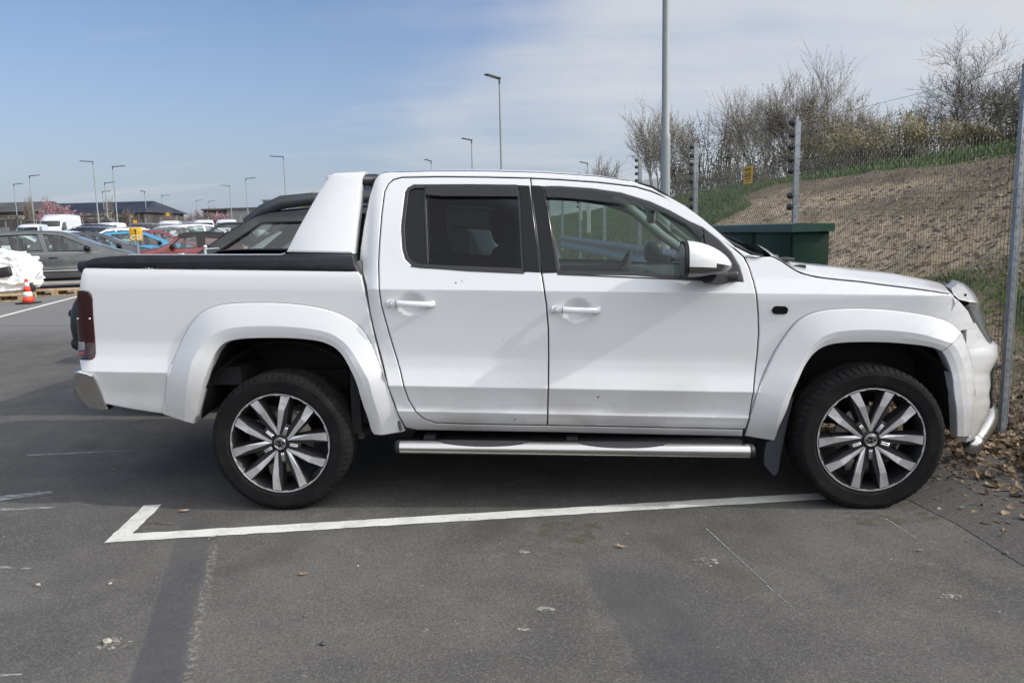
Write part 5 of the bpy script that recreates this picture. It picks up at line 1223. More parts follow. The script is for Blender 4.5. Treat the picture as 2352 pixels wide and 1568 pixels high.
for i,(px,top,w,lab) in enumerate(((1900,285,120,'olive scrub right behind the second fence post'),(1985,278,130,'olive scrub below the gap between tall trees and lone tree'),(2065,262,120,'highest olive scrub left of the lone spreading tree'),(2150,272,120,'olive scrub at the foot of the lone spreading tree'),(2240,278,120,'olive scrub right of the lone tree trunks'),(2320,290,90,'olive scrub next to the dark bush at far right'))):
    shrub('olive_scrub',px,345-.06*(px-1900),top,w,8.6+.3*(i%2),30+i,lab,'scrub',3600,.040)
for i,(px,top,w,lab) in enumerate(((1860,330,120,'dark low hedge behind the second fence post'),(1960,322,130,'dark low hedge in the middle of the crest'),(2060,318,120,'dark low hedge under the highest scrub'),(1700,372,120,'dark low hedge behind the yellow fence sign'),(1600,395,110,'dark low hedge behind the third fence post'))):
    shrub('low_hedge',px,360-.11*(px-1900),top,w,7.8,50+i,lab,'scrubdark',2400,.045,group='low hedge on the crest')
# ------------------------------------------------------------------ parked vehicles
KIND={
 'mpv':dict(L=4.5,W=1.82,ax=1.36,wr=.325,T=[(-2.15,.30),(-2.22,.60),(-2.19,.95),(-2.08,1.12),(-1.88,1.42),(-1.55,1.53),(-.7,1.575),(.15,1.54),(.45,1.48),(1.50,1.03),(1.88,.94),(2.14,.80),(2.24,.58),(2.2,.32)],g=(3,8),
   win=[[(-1.86,1.10),(-1.70,1.38),(-1.20,1.45),(-1.16,1.07)],[(-1.06,1.07),(-1.09,1.46),(-.24,1.48),(-.12,1.04)],[(.02,1.04),(-.08,1.48),(.36,1.41),(1.02,1.09),(1.02,1.02)]]),
 'hatch':dict(L=4.25,W=1.78,ax=1.30,wr=.315,T=[(-2.0,.28),(-2.08,.55),(-2.05,.88),(-1.95,1.0),(-1.6,1.34),(-1.2,1.44),(-.5,1.48),(.1,1.43),(.3,1.37),(1.2,.96),(1.75,.86),(2.05,.70),(2.15,.50),(2.12,.26)],g=(3,8),
   win=[[(-1.62,1.0),(-1.42,1.26),(-1.12,1.34),(-1.02,.98)],[(-.92,.98),(-1.0,1.36),(-.28,1.39),(-.16,.96)],[(-.04,.96),(-.14,1.38),(.22,1.31),(.78,1.03),(.80,.96)]]),
 'suv':dict(L=4.4,W=1.84,ax=1.32,wr=.35,T=[(-2.1,.35),(-2.18,.65),(-2.15,1.02),(-2.1,1.12),(-1.9,1.50),(-1.6,1.60),(-.6,1.65),(.2,1.61),(.45,1.54),(1.2,1.10),(1.85,1.0),(2.1,.88),(2.2,.6),(2.15,.34)],g=(3,8),
   win=[[(-1.86,1.14),(-1.72,1.44),(-1.22,1.51),(-1.16,1.12)],[(-1.06,1.12),(-1.10,1.52),(-.22,1.55),(-.12,1.10)],[(.0,1.10),(-.10,1.55),(.36,1.48),(.88,1.15),(.9,1.09)]]),
 'van':dict(L=4.4,W=1.8,ax=1.40,wr=.32,T=[(-2.12,.35),(-2.2,.6),(-2.2,1.1),(-2.18,1.2),(-2.10,1.68),(-1.9,1.80),(-.5,1.84),(.5,1.80),(.72,1.70),(1.40,1.15),(1.9,1.0),(2.12,.86),(2.2,.6),(2.15,.34)],g=(3,8),
   win=[[(.15,1.14),(.13,1.62),(.55,1.60),(1.10,1.20),(1.1,1.13)]]),
 'highvan':dict(L=5.9,W=2.0,ax=1.85,wr=.35,T=[(-2.9,.4),(-2.95,.7),(-2.95,1.3),(-2.93,1.4),(-2.85,2.45),(-2.6,2.6),(-.5,2.66),(1.1,2.6),(1.45,2.30),(2.20,1.30),(2.6,1.12),(2.88,.95),(2.95,.6),(2.9,.38)],g=(3,8),
   win=[[(.85,1.28),(.83,1.95),(1.45,1.90),(1.95,1.36),(1.95,1.27)]]),
 'roadster':dict(L=3.75,W=1.70,ax=1.22,wr=.31,T=[(-1.72,.30),(-1.85,.55),(-1.84,.86),(-1.70,.98),(-1.30,1.06),(-1.05,1.36),(-.5,1.42),(.20,1.39),(.40,1.345),(.78,1.0),(1.45,.88),(1.72,.74),(1.85,.5),(1.8,.28)],g=(4,8),
   win=[[(-.18,.97),(-.20,1.32),(.32,1.29),(.62,1.0),(.62,.96)]]),
 'pickup':dict(L=4.95,W=1.86,ax=1.50,wr=.37,T=[(-2.42,.45),(-2.48,.75),(-2.46,1.1),(-2.40,1.20),(-2.2,1.62),(-1.9,1.74),(-.6,1.82),(.45,1.80),(.72,1.74),(1.55,1.22),(1.95,1.12),(2.10,.98),(2.17,.7),(2.12,.42)],g=(3,8),
   win=[[(-2.0,1.24),(-1.86,1.56),(-1.30,1.62),(-1.28,1.22)],[(-1.05,1.22),(-1.05,1.64),(-.18,1.68),(-.14,1.20)],[(-.02,1.20),(-.04,1.69),(.58,1.685),(1.36,1.235),(1.30,1.20)]]),
}
CM={}
def carmesh(kind):
    if kind in CM: return CM[kind]
    K=KIND[kind]; T=K['T']; L,W,ax,wr=K['L'],K['W'],K['ax'],K['wr']; H=max(z for x,z in T); belt=min(w[-1][1] for w in K['win'])-.04; xe=L/2
    tab=[(.2,.43*W),(.34,.475*W),(.48,.493*W),(.55,.496*W,1),(.62,.489*W),(.75,.492*W),(belt-.07,.488*W,1),(belt,.472*W),(H-.12,.385*W),(H,.345*W)]
    def hw(x,z):
        y=hermite(tab,z); e=max(0,abs(x)-(xe-.42))/.42; return y*(1-.24*min(1,e)**2.2)
    fn=lambda x,z:-hw(x,z)
    zb=.24 if kind in('hatch','roadster') else .30
    def arch(cx):
        r=wr+.055; a0=math.asin(min(.9,(wr-zb+.0)/r)); return [(cx+r*math.cos(a),wr+r*math.sin(a)) for a in [-a0+(PI+2*a0)*k/12 for k in range(13)]]
    poly=smoothline(T,1)+[(xe-.12,zb)]+arch(ax)+arch(-ax)+[(-xe+.12,zb)]
    zs=[.34,.45,.52,.55,.58,.7,.82,belt-.09,belt-.07,belt-.03,belt+.06,belt+.2,H-.2,H-.08]; xs=[-xe+.05,-xe+.15,-xe+.3,-xe+.42,xe-.42,xe-.3,xe-.15,xe-.05]+[.35*k for k in range(-5,6)]
    P,F,NR=hf(poly,K['win'],fn,zs,xs,0,gap=0,lip=.012,flange=.03,ds=.16,lipdrop=.004)
    b=len(P); P=P+[(x,-y,z) for x,y,z in P]; F=F+[tuple(i+b for i in reversed(f)) for f in F]; NR=NR+[Vector((n.x,-n.y,n.z)) for n in NR]
    # roof, bonnet, bumpers: strip across between the two sides
    S=smoothline(T,1); gi=[]; us=[-1,-.93,-.8,-.5,0,.5,.8,.93,1]; Q=len(us); V=[]; NV=[]
    for i,(x,z) in enumerate(S):
        a=S[max(0,i-1)]; c=S[min(len(S)-1,i+1)]; n2=Vector((-(c[1]-a[1]),0,c[0]-a[0])).normalized()
        for u in us:
            w=1-abs(u)**3; V.append((x+n2.x*.055*w,u*hw(x,z),z+n2.z*.035*w)); NV.append((n2+Vector((0,u*abs(u)**3*.9,0))).normalized())
    body,glass=[],[]
    g0,g1=K['g']
    for i in range(len(S)-1):
        seg=(i)//2 if i%2==0 else None
        inglass=any(i in (2*g+0,2*g+1) and i==2*g+1 for g in (g0,g1))   # smoothed points 2g..2g+1 span the straight run
        for j in range(Q-1):
            f=(i*Q+j,(i+1)*Q+j,(i+1)*Q+j+1,i*Q+j+1); (glass if inglass and 1<=j<=Q-3 else body).append(f)
    b=len(P); P=P+V; F=F+[tuple(k+b for k in f) for f in body]; NR=NR+NV
    P=[tuple(p) for p in P]
    def mk(nm,P_,F_,N_=None,m='paint',smooth=True):
        me=D.meshes.new(nm); me.from_pydata([tuple(p) for p in P_],[],F_); me.polygons.foreach_set('use_smooth',[smooth]*len(F_)); me.update()
        if N_: me.normals_split_custom_set_from_vertices([tuple(n) for n in N_])
        me.materials.append(MT[m]); return me
    parts=[('body',mk('body',P,F,NR),None)]
    for nm_,g_ in (('rear_window',g0),('windscreen',g1)):
        fl=[f for f in glass if f[0]//Q==2*g_+1]; ids=sorted({k for f in fl for k in f}); ix={k:i for i,k in enumerate(ids)}
        parts.append((nm_,mk(nm_,[V[k] for k in ids],[tuple(ix[k] for k in f) for f in fl],None,'carglass'),None))
    for w in K['win']:
        for mir in (0,1):
            q=shrink(w,-.01); vs=[(x,-fn(x,z)-.012 if mir else fn(x,z)+.012,z) for x,z in q]; parts.append(('window',mk('window',vs,[tuple(range(len(vs)))],None,'carglass',False),None))
    m=MB(); m.box((0,0,(belt+.35)/2-.05),(L*.62,W*.80,belt-.35)); 
    for x in (-.75,.25):
        for y in (-.38,.38): m.rbox((x,y,belt+.02),(.14,.44,.5),.05,1,ry=R(-12)); m.rbox((x-.08,y,belt+.34),(.08,.24,.16),.03,1)
    m.box((.0,0,.30),(L*.9,W*.7,.16)); me=m.mesh('interior'); me.materials.append(MT['seat']); parts.append(('interior',me,None))
    for w in K['win']:
        for mir in (0,1):
            m=MB(); q=shrink(w,-.004); q=q+[q[0]]; m.tube([(x,-fn(x,z)+.002 if mir else fn(x,z)-.002,z) for x,z in q],.012,4,False); me=m.mesh('window_trim'); me.materials.append(MT['trim']); parts.append(('window_trim',me,None))
    wm=MB(); wm.lathe([(wr*.64,.03),(wr*.70,0),(wr*.93,.0),(wr,.04),(wr,.17),(wr*.9,.2),(wr*.6,.2)],28); tme=wm.mesh('tyre'); tme.materials.append(MT['rubber'])
    rm=MB(); rm.lathe([(.0,.025),(.06,.022),(.075,.035)],20); rm.lathe([(wr*.60,.02),(wr*.66,.008),(wr*.68,.02),(wr*.60,.10)],28)
    for k in range(5): a=2*PI*k/5; rm.rbox((wr*.35,.03,0),(wr*.58,.025,.055),.008,1,M=Matrix.Rotation(a,4,'Y'))
    rme=rm.mesh('rim'); rme.materials.append(MT['carrim']); dm=MB(); dm.lathe([(0,.08),(wr*.62,.08)],20); dme=dm.mesh('wheel_disc'); dme.materials.append(MT['void'])
    for cx in (ax,-ax):
        for mir in (0,1): parts.append(('wheel',None,[('tyre',tme),('rim',rme),('wheel_disc',dme),(cx,mir,wr,W)]))
    for mir in (0,1):
        sg=-1 if not mir else 1; xm=K['win'][-1][-1][0]-.08; zm=belt+.10
        m=MB(); m.ball((xm,sg*(hw(xm,belt)+.10),zm),.11,2,sc=(.75,1.0,.72)); m.tube([(xm+.04,sg*hw(xm,belt)*.98,zm-.04),(xm+.02,sg*(hw(xm,belt)+.08),zm-.03)],.03,5); me=m.mesh('mirror'); me.materials.append(MT['blackgloss']); parts.append(('mirror',me,None))
    F_=T[-4]; 
    for mir in (0,1):
        sg=-1 if not mir else 1; m=MB(); x=T[-4][0]-.10; z=T[-4][1]-.06; m.ball((x,sg*(hw(x,z)*.80),z),.17,2,sc=(1.15,.95,.42)); me=m.mesh('headlight'); me.materials.append(MT['clearlens']); parts.append(('headlight',me,None))
        m=MB(); x=T[2][0]+.07; z=T[2][1]-.02; m.ball((x,sg*(hw(x,z)*.86),z),.15,2,sc=(.8,.9,.75)); me=m.mesh('tail_light'); me.materials.append(MT['redbright']); parts.append(('tail_light',me,None))
        m=MB(); 
        for xh in ([-.95,.12] if kind not in('van','highvan','roadster') else [.3]): 
            z=belt-.13; m.rbox((xh,sg*(hw(xh,z)+.012),z),(.20,.03,.035),.01,1)
        me=m.mesh('door_handle'); me.materials.append(MT['chrome' if kind!='mpv' else 'black']); parts.append(('door_handle',me,None))
    xn=T[-2][0]; m=MB(); m.rbox((xn-.02,0,.52),(.08,W*.52,.22),.03,2); me=m.mesh('grille'); me.materials.append(MT['black']); parts.append(('grille',me,None))
    if kind=='mpv':
        for sg in (-1,1):
            m=MB(); m.tube([(x,sg*(hw(x,belt-.015)+.006),belt-.015) for x in (-1.9,-1,0,.9,1.25)],.009,5); me=m.mesh('chrome_strip'); me.materials.append(MT['chrome']); parts.append(('chrome_strip',me,None)); m=MB(); m.tube([(x,sg*(hw(x,.50)+.008),.50) for x in (-.95,-.5,0,.5,.95)],.022,5)
            me=m.mesh('chrome_strip'); me.materials.append(MT['chrome']); parts.append(('chrome_strip',me,None))
    if kind in('suv',):
        for sg in (-1,1): m=MB(); m.tube([(-1.5,sg*.56,1.60),(-1.4,sg*.56,1.68),(-.3,sg*.56,1.71),(.25,sg*.56,1.67),(.35,sg*.56,1.58)],.018,6); me=m.mesh('roof_rail'); me.materials.append(MT['alu']); parts.append(('roof_rail',me,None))
    if kind=='pickup':
        for sg in (-1,1):
            m=MB(); m.tube([(.80,sg*.58,1.70),(.62,sg*.60,1.80),(.42,sg*.60,1.87),(.1,sg*.60,1.895)],[.045,.055,.06,.055],10); m.tube([(.1,sg*.60,1.895),(-.8,sg*.60,1.90),(-1.7,sg*.60,1.83),(-1.95,sg*.6,1.72)],.05,10); me=m.mesh('roof_rail'); me.materials.append(MT['railgrey']); parts.append(('roof_rail',me,None))
        m=MB(); m.tube([(-.1,.1,1.86),(-.45,.1,2.12)],.008,5); me=m.mesh('aerial'); me.materials.append(MT['black']); parts.append(('aerial',me,None))
    if kind=='roadster':
        q=[(-1.32,1.02),(-1.28,1.10),(-1.05,1.385),(-.5,1.445),(.15,1.415),(.35,1.365),(.33,1.31),(-.18,1.35),(-.20,.98)]
        P2,F2,N2=hf(q,[[(-1.02,1.06),(-.92,1.24),(-.45,1.28),(-.44,1.05)]],lambda x,z:fn(x,z)-.012,zs,[],0,gap=0,lip=.01,flange=.02,ds=.12); b=len(P2); P2=P2+[(x,-y,z) for x,y,z in P2]; F2=F2+[tuple(i+b for i in reversed(f)) for f in F2]; N2=N2+[Vector((n.x,-n.y,n.z)) for n in N2]
        b=len(P2); S2=[(-1.32,1.05),(-1.05,1.39),(-.5,1.45),(.15,1.42),(.35,1.37)]
        for i,(x,z) in enumerate(S2):
            for u in us: P2.append((x,u*(hw(x,z)+.012),z+.045*(1-abs(u)**3))); N2.append(Vector((-.2 if i==0 else 0,u**5*.8,1)).normalized())
        F2=F2+[(b+i*Q+j,b+(i+1)*Q+j,b+(i+1)*Q+j+1,b+i*Q+j+1) for i in range(4) for j in range(Q-1)]
        parts.append(('soft_top',mk('soft_top',P2,F2,N2,'cloth'),None)); 
        for mir in (0,1):
            q=[(-1.03,1.05),(-.93,1.25),(-.44,1.29),(-.43,1.04)]; vs=[(x,-fn(x,z)+.004 if mir else fn(x,z)-.004,z) for x,z in q]; parts.append(('window',mk('window',vs,[(0,1,2,3)],None,'carglass',False),None))
    CM[kind]=parts; return parts
MT['railgrey']=mat('rack_grey',(.05,.055,.06),.45); MT['cloth']=mat('soft_top_cloth',(.018,.017,.016),.85)
CARS={}
def car(kind,px,Y,left,col,label,yaw=0,sc=1,group='cars in the parking lot',name='parked_car',cat='car',x=None,hs=1,xs=1):
    p=atY(px,530,Y); X=p.x if x is None else x; root=empty(name,(X,Y,ground(X,Y)),(PI if left else 0)+R(yaw)); root.scale=(sc*xs,sc,sc*hs); tag(root,label,cat,group)
    def put(nm,me,par): o=D.objects.new(nm,me); o.color=(*col,1); return link(o,par)
    for nm,me,sub in carmesh(kind):
        if nm=='wheel':
            cx,mir,wr,W_=sub[-1]; w=empty('wheel',(cx,(W_/2-.01 if mir else -W_/2+.01),wr),PI if mir else 0); w.parent=root
            for n2,m2 in sub[:-1]: put(n2,m2,w)
        else: put(nm,me,root)
    return root
WHITE=(.74,.74,.73); DKG=(.075,.080,.080); BLK=(.006,.0065,.008); NAVY=(.02,.026,.05)
car('mpv',118,17.2,False,(.088,.094,.092),'dark grey people carrier with chrome window line beside the wrapped load',sc=1.02,yaw=25)
car('hatch',222,22.5,False,(.05,.05,.056),'charcoal hatchback with big black mirror just behind the people carrier',sc=1.03,yaw=25)
car('hatch',322,27,False,(.03,.26,.42),'light blue car behind the yellow C D sign',sc=1.03,yaw=25)
car('hatch',362,31.5,False,(.20,.025,.04),'maroon car beyond the light blue car',sc=1.04,yaw=25)
car('suv',425,36,False,(.10,.105,.11),'grey estate car with bright roof rails beyond the maroon car',hs=.93,yaw=25)
car('pickup',530,33,True,BLK,'black tall vehicle beyond the convertible, left of the black off-road car',sc=.93,group='cars in the parking lot',yaw=25)
car('roadster',436,20.8,True,(.16,.017,.013),'red convertible with black soft top above the cargo bed rail',yaw=25,hs=1.0)
car('suv',262,35,True,WHITE,'white car with pale roof behind the light blue car',hs=.97,yaw=25)
car('suv',392,43,True,WHITE,'white car with roof rails right of the yellow sign in a far row',hs=.98)
car('hatch',478,41,False,WHITE,'white hatchback in the far row left of the black tall vehicle',sc=1.12,yaw=25)
car('suv',40,30,False,WHITE,'white car roof rising behind the people carrier at the left edge',hs=.94,yaw=25)
car('hatch',112,33,False,NAVY,'dark blue car roof behind the rear of the people carrier',sc=1.06)
car('hatch',158,36,False,WHITE,'low white car between the dark blue car and the high white van',sc=1.05)
car('suv',190,42,True,NAVY,'navy estate car in front of the high white van',hs=.98)
car('suv',318,52,True,DKG,'small grey car far back behind the yellow sign')
car('suv',205,60,True,NAVY,'tiny dark car far back left of the paired lamp poles')
car('suv',430,58,True,(.22,.27,.33),'tiny blue-grey car far back between two white vans')
for a in (('highvan',138,62,-78,'high-roofed white van facing the camera below the pink tree'),('van',73,56,-70,'low white van left of the high-roofed van'),('van',250,62,-84,'white van facing the camera at the foot of the lamp poles'),('van',392,56,-70,'white van below the left pinkish bushes'),('van',470,57,-68,'rounded white van between two other white vans'),('van',522,54,-66,'white van nearest the grey building left of the black off-road car'),('van',612,58,-70,'white van showing over the windscreen of the black off-road car')): car(a[0],a[1],a[2],False,WHITE,a[4],yaw=a[3],name='parked_van',cat='van',group='white vans at the back of the lot')
car('pickup',0,3.18,True,BLK,'black off-road car with thick grey roof rails parked right beside the white truck',x=-.47,xs=.85,hs=.94,name='offroad_vehicle',cat='car',group='vehicles in the near row',yaw=1.5)
car('suv',0,5.6,True,WHITE,'white car beyond the black off-road car, glimpsed through the front cab window',x=-1.2,group='vehicles in the near row',yaw=1)
# ------------------------------------------------------------------ lamp posts
def lamp(px,py,Yd,label,headang,hl=.9,tilt=4,base=None):
    t=atY(px,py,Yd); g=ground(t.x,t.y); H=t.z-g; o=tag(empty('lamp_post',(t.x,t.y,g)),label,'lamp post','lamp posts over the parking lot')
    m=MB(); m.tube([(0,0,-.1),(0,0,H*.30),(0,0,H*.31),(0,0,H*.32),(0,0,H*.75),(0,0,H)],[.085,.085,.085,.06,.055,.04],12); m.build('pole','lamp',o)
    T=Matrix.Translation((0,0,H))@Matrix.Rotation(headang,4,'Z')@Matrix.Rotation(R(-tilt),4,'Y'); m=MB(); m.rbox((hl*.5,0,.03),(hl,.30,.07),.025,2,M=T); m.tube([(0,0,H-.25),(0,0,H),T@Vector((.15,0,.02))],.05,8); hd=m.build('lamp_head','lamphead',o)
    m=MB()
    for k in range(4): m.box((hl*(.28+.18*k),0,-.009),(hl*.13,.22,.006),M=T)
    m.build('lens','led',hd)
LM=((213,372,70,'tall lamp post, highest of the left cluster above the barn',PI*.98),(258,384,76,'tall lamp post just right of the highest one above the barn',.1),(240,421,92,'slim lamp post between the two tall ones above the barn',.05),(235,441,110,'distant thin lamp post hiding behind the tall pair',.0),(67,405,88,'lamp post left of the pink tree with arm pointing right',.05),(31,424,100,'pale-headed lamp post nearest the left edge',.05),(332,441,110,'lamp post at the right end of the barn',-1.5),(371,450,125,'thin lamp post over the left pinkish bushes',.2),(527,427,105,'lamp post in front of the low grey building',PI),(564,411,95,'pale-headed lamp post left of the thick roof rails of the black car',.1),(651,361,70,'tall lamp post above the thick roof rails of the black car',PI),(450,461,150,'faint far lamp post over the middle of the pinkish bushes',.3),(478,463,150,'faint far lamp post left of the low grey building',.3),
 (1147,182,36,'tall lamp post above the cab roof with its tilted head showing white lenses',R(232)),(1083,323,58,'shorter lamp post above the cab roof left of the tall one',R(232)),(990,371,82,'lamp head just clearing the rear of the cab roof',R(250)),(1349,376,80,'small lamp head just clearing the front of the cab roof',R(232)))
for a in LM: lamp(a[0],a[1],a[2],a[3],a[4],hl=1.3 if a[2]>60 else 1.0)
b=atY(1528,420,7.2); o=tag(empty('lamp_post',(b.x,b.y,0)),'thick grey lamp pole near the fence, cut off by the top of the photo','lamp post','lamp posts over the parking lot')
zj=atY(1529,312,7.2).z; m=MB(); m.tube([(0,0,-.1),(0,0,zj-.06),(0,0,zj),(0,0,zj+.05),(0,0,zj+3),(0,0,8)],[.068,.068,.071,.054,.050,.042],24); m.build('pole','lamp',o)
m=MB(); m.rbox((-.35,-.3,8.02),(.9,.28,.07),.02,2,rz=R(40)); hd=m.build('lamp_head','lamphead',o); m=MB(); m.box((-.4,-.34,7.98),(.5,.2,.006),rz=R(40)); m.build('lens','led',hd)
# ------------------------------------------------------------------ row sign, cone, pallets, wrapped load
a=atY(313,538,15.2); o=tag(empty('row_sign',(a.x,a.y,ground(a.x,a.y))),'square yellow sign reading C D under a black up arrow, on a thin post','sign')
zc=a.z-ground(a.x,a.y); w=.335
m=MB(); m.tube([(0,.02,-.1),(0,.02,zc+.1)],.03,10); m.build('post','galv',o)
m=MB(); m.rbox((0,-.02,zc),(w,.02,w),.008,1); pl=m.build('plate','yellow',o)
m=MB(); m.prism([(-.012,zc+.0),(.012,zc+.0),(.012,zc+.07),(.036,zc+.07),(0,zc+.14),(-.036,zc+.07),(-.012,zc+.07)],-.036,-.031); m.build('arrow','ink',pl)
def text(s,size,loc,m,par,rot=(PI/2,0,0)):
    c=D.curves.new('lettering','FONT'); c.body=s; c.size=size; c.extrude=.002; c.offset=.006; c.align_x='CENTER'; c.align_y='CENTER'; t=D.objects.new('lettering',c); COL.objects.link(t); bpy.context.view_layer.update(); me=D.meshes.new_from_object(t.evaluated_get(bpy.context.evaluated_depsgraph_get())); D.objects.remove(t); me.materials.clear(); me.materials.append(MT[m]); o2=D.objects.new('lettering',me); o2.location=loc; o2.rotation_euler=rot; return link(o2,par)
text('C',.155,(-.085,-.033,zc-.085),'inkwhite',pl); text('D',.155,(.085,-.033,zc-.085),'inkwhite',pl)
c=gpt(66,697); o=tag(empty('traffic_cone',c),'orange and white striped traffic cone standing beside the pallet','traffic cone'); o.scale=(1.05,1.05,1.05)
hC=(c-CAMLOC).dot(_f)/FPX*51
m=MB(); m.rbox((0,0,.015),(.36,.36,.03),.01,1); m.build('base','black',o)
rr=lambda t:.115+(.028-.115)*t
for i,(t0_,t1_,mm) in enumerate(((0,.24,'orange'),(.24,.45,'conewhite'),(.45,.67,'orange'),(.67,.86,'conewhite'),(.86,1.0,'orange'))):
    m=MB(); m.lathe([(rr(t0_)-.01,.03+hC*t0_),(rr(t0_),.03+hC*t0_),(rr(t1_),.03+hC*t1_),(rr(t1_)-.01,.03+hC*t1_)],24,axis='Z'); m.build('stripe',mm,o)
def pallet(x,y,rz,label):
    o=tag(empty('wooden_pallet',(x,y,ground(x,y)),rz),label,'pallet','wooden pallets under the wrapped load'); m=MB()
    for k in range(7): m.box((0,-.36+.12*k,.132),(1.2,.10,.022))
    m.build('deck_board','wood',o); m=MB()
    for yy in (-.36,0,.36): m.box((0,yy,.011),(1.2,.10,.022))
    m.build('base_board','wood',o)
    for xx in (-.52,0,.52):
        for yy in (-.36,0,.36): m=MB(); m.box((xx,yy,.070),(.145,.10,.096)); m.build('block','wood',o)
    return o
pc=gpt(58,690); pallet(pc.x-.62,pc.y+.1,R(18),'wooden pallet at the left edge behind the cone'); pallet(pc.x-.35+.2,pc.y+1.5,R(18),'wooden pallet right of the cone with its end blocks showing')
def wrapped():
    o=tag(empty('wrapped_load',(pc.x-.95,pc.y+.7,ground(pc.x,pc.y)+.142),R(18)),'bulky load wrapped in white plastic with dark openings on the pallets','wrapped load')
    bm=bmesh.new(); bmesh.ops.create_icosphere(bm,subdivisions=5,radius=1)
    for v in bm.verts:
        p=v.co.copy(); q=Vector((math.copysign(abs(p.x)**.6,p.x)*.78,math.copysign(abs(p.y)**.6,p.y)*.55,math.copysign(abs(p.z)**.65,p.z)*.50+.50))
        n1=noise.fractal(p*1.6+Vector((3,1,7)),1,2,3); n2=abs(noise.noise(p*5+Vector((n1*2,0,0)))); k=1+.34*n1-.20*n2
        q.x*=k; q.y*=k; q.z*=1+.14*n1
        if q.z>.45: q.x-=.30*(q.z-.45)
        v.co=q
    m=MB(); bm.verts.index_update(); m.add([v.co for v in bm.verts],[[v.index for v in f.verts] for f in bm.faces],True); bm.free(); b=m.build('wrapping','wrap',o)
    
    for a in (((.16,-.50,.52),(.32,.16,.24),-10),((-.44,-.52,.22),(.5,.16,.22),6),((.66,-.30,.14),(.10,.2,.22),0)): m=MB(); m.rbox(a[0],a[1],.04,2,ry=R(a[2])); m.build('opening','black',o)
wrapped()
# ------------------------------------------------------------------ buildings and the far edge of the lot
def wallbox(mb,x0,x1,y0,y1,z0,z1): mb.box(((x0+x1)/2,(y0+y1)/2,(z0+z1)/2),(x1-x0,y1-y0,z1-z0))
def bx(px0,py0,px1,py1,Y): a,b=atY(px0,py0,Y),atY(px1,py1,Y); return min(a.x,b.x),max(a.x,b.x),min(a.z,b.z),max(a.z,b.z)
G0=1.25
def barn():
    x0,x1,_,zr_=bx(96,466,362,463,112); ze=atY(300,488,108).z; o=tag(empty('barn',((x0+x1)/2,112,G0)),'long dark barn with blue-black panelled hipped roof behind the lumber','barn')
    cx=(x0+x1)/2; x0-=cx+.0; x1-=cx; zr2,ze2=zr_-G0,ze-G0; m=MB(); wallbox(m,x0+.4,x1-.5,-3.4,9,-.5,ze2+.05); m.build('wall','barnwall',o)
    V=[(x0,-4,ze2),(x1,-4,ze2),(x1,10,ze2),(x0,10,ze2),(x0,3,zr2),(x1-2.2,3,zr2)]; m=MB(); m.add(V,[(0,1,5,4),(1,2,5),(2,3,4,5),(3,0,4),(0,3,2,1)]); rf=m.build('roof','barnroof',o)
    m=MB()
    for k in range(1,5):
        t=k/5.2; m.tube([(x0,-4+7*t,ze2+(zr2-ze2)*t+.04),(x1-2.2*t,-4+7*t,ze2+(zr2-ze2)*t+.04)],.035,4)
    m.build('panel_seam','greyroof',rf)
    m=MB(); wallbox(m,x1-6,x1-4.6,-3.46,-3.4,1.2,2.4); wallbox(m,x1-9.5,x1-8.2,-3.46,-3.4,1.2,2.4); m.build('window','window',o)
barn()
def left_shed():
    x0,x1,_,zr_=bx(-160,468,104,468,104); ze=atY(50,486,101).z; o=tag(empty('shed',((x0+x1)/2,104,G0)),'low grey-brown building at the left edge with pale window panels','building'); cx=(x0+x1)/2; x0-=cx; x1-=cx; zr2,ze2=zr_-G0,ze-G0
    m=MB(); wallbox(m,x0+.3,x1-.3,-2.6,6,-.5,ze2+.04); m.build('wall','greywall' if False else 'barnwall',o); V=[(x0,-3,ze2),(x1,-3,ze2),(x1,7,ze2),(x0,7,ze2),(x0,2,zr2),(x1,2,zr2)]; m=MB(); m.add(V,[(0,1,5,4),(1,2,5),(2,3,4,5),(3,0,4),(0,3,2,1)]); m.build('roof','greyroof',o)
    for k in range(5): m=MB(); xx=x1-1.6-2.7*k; wallbox(m,xx-1.0,xx+.4,-2.66,-2.6,1.6,2.5); m.build('window','greywall',o)
left_shed()
def box_building(name,px0,px1,pyt,Y,depth,label,wallm,roofm,wins=(),cat='building'):
    x0,x1,_,zt=bx(px0,pyt,px1,pyt,Y); cx=(x0+x1)/2; o=tag(empty(name,(cx,Y,G0)),label,cat); h=zt-G0; w=(x1-x0)/2; m=MB(); wallbox(m,-w,w,0,depth,-.5,h-.25); m.build('wall',wallm,o); m=MB(); wallbox(m,-w-.2,w+.2,-.3,depth+.3,h-.25,h); m.build('roof',roofm,o)
    for a,b,c,d in wins: xa,xb,za,zb=bx(a,c,b,d,Y); m=MB(); wallbox(m,xa-cx,xb-cx,-.06,.02,za-G0,zb-G0); f=m.build('window_frame','greywall',o); m=MB(); wallbox(m,xa-cx+.15,xb-cx-.15,-.09,-.03,za-G0+.15,zb-G0-.15); m.build('pane','window',f)
box_building('office',520,640,478,118,10,'low grey flat-roofed building with strip windows left of the black off-road car','greywall','greyroof',((545,562,482,487),(572,592,482,487),(600,622,482,487)))
box_building('annex',466,522,480,121,8,'low brown-grey flat building behind the pinkish bushes','barnwall','greyroof')
box_building('warehouse',604,860,459,150,20,'pale flat-roofed warehouse rising behind the black off-road car roof','greywall','greywall')
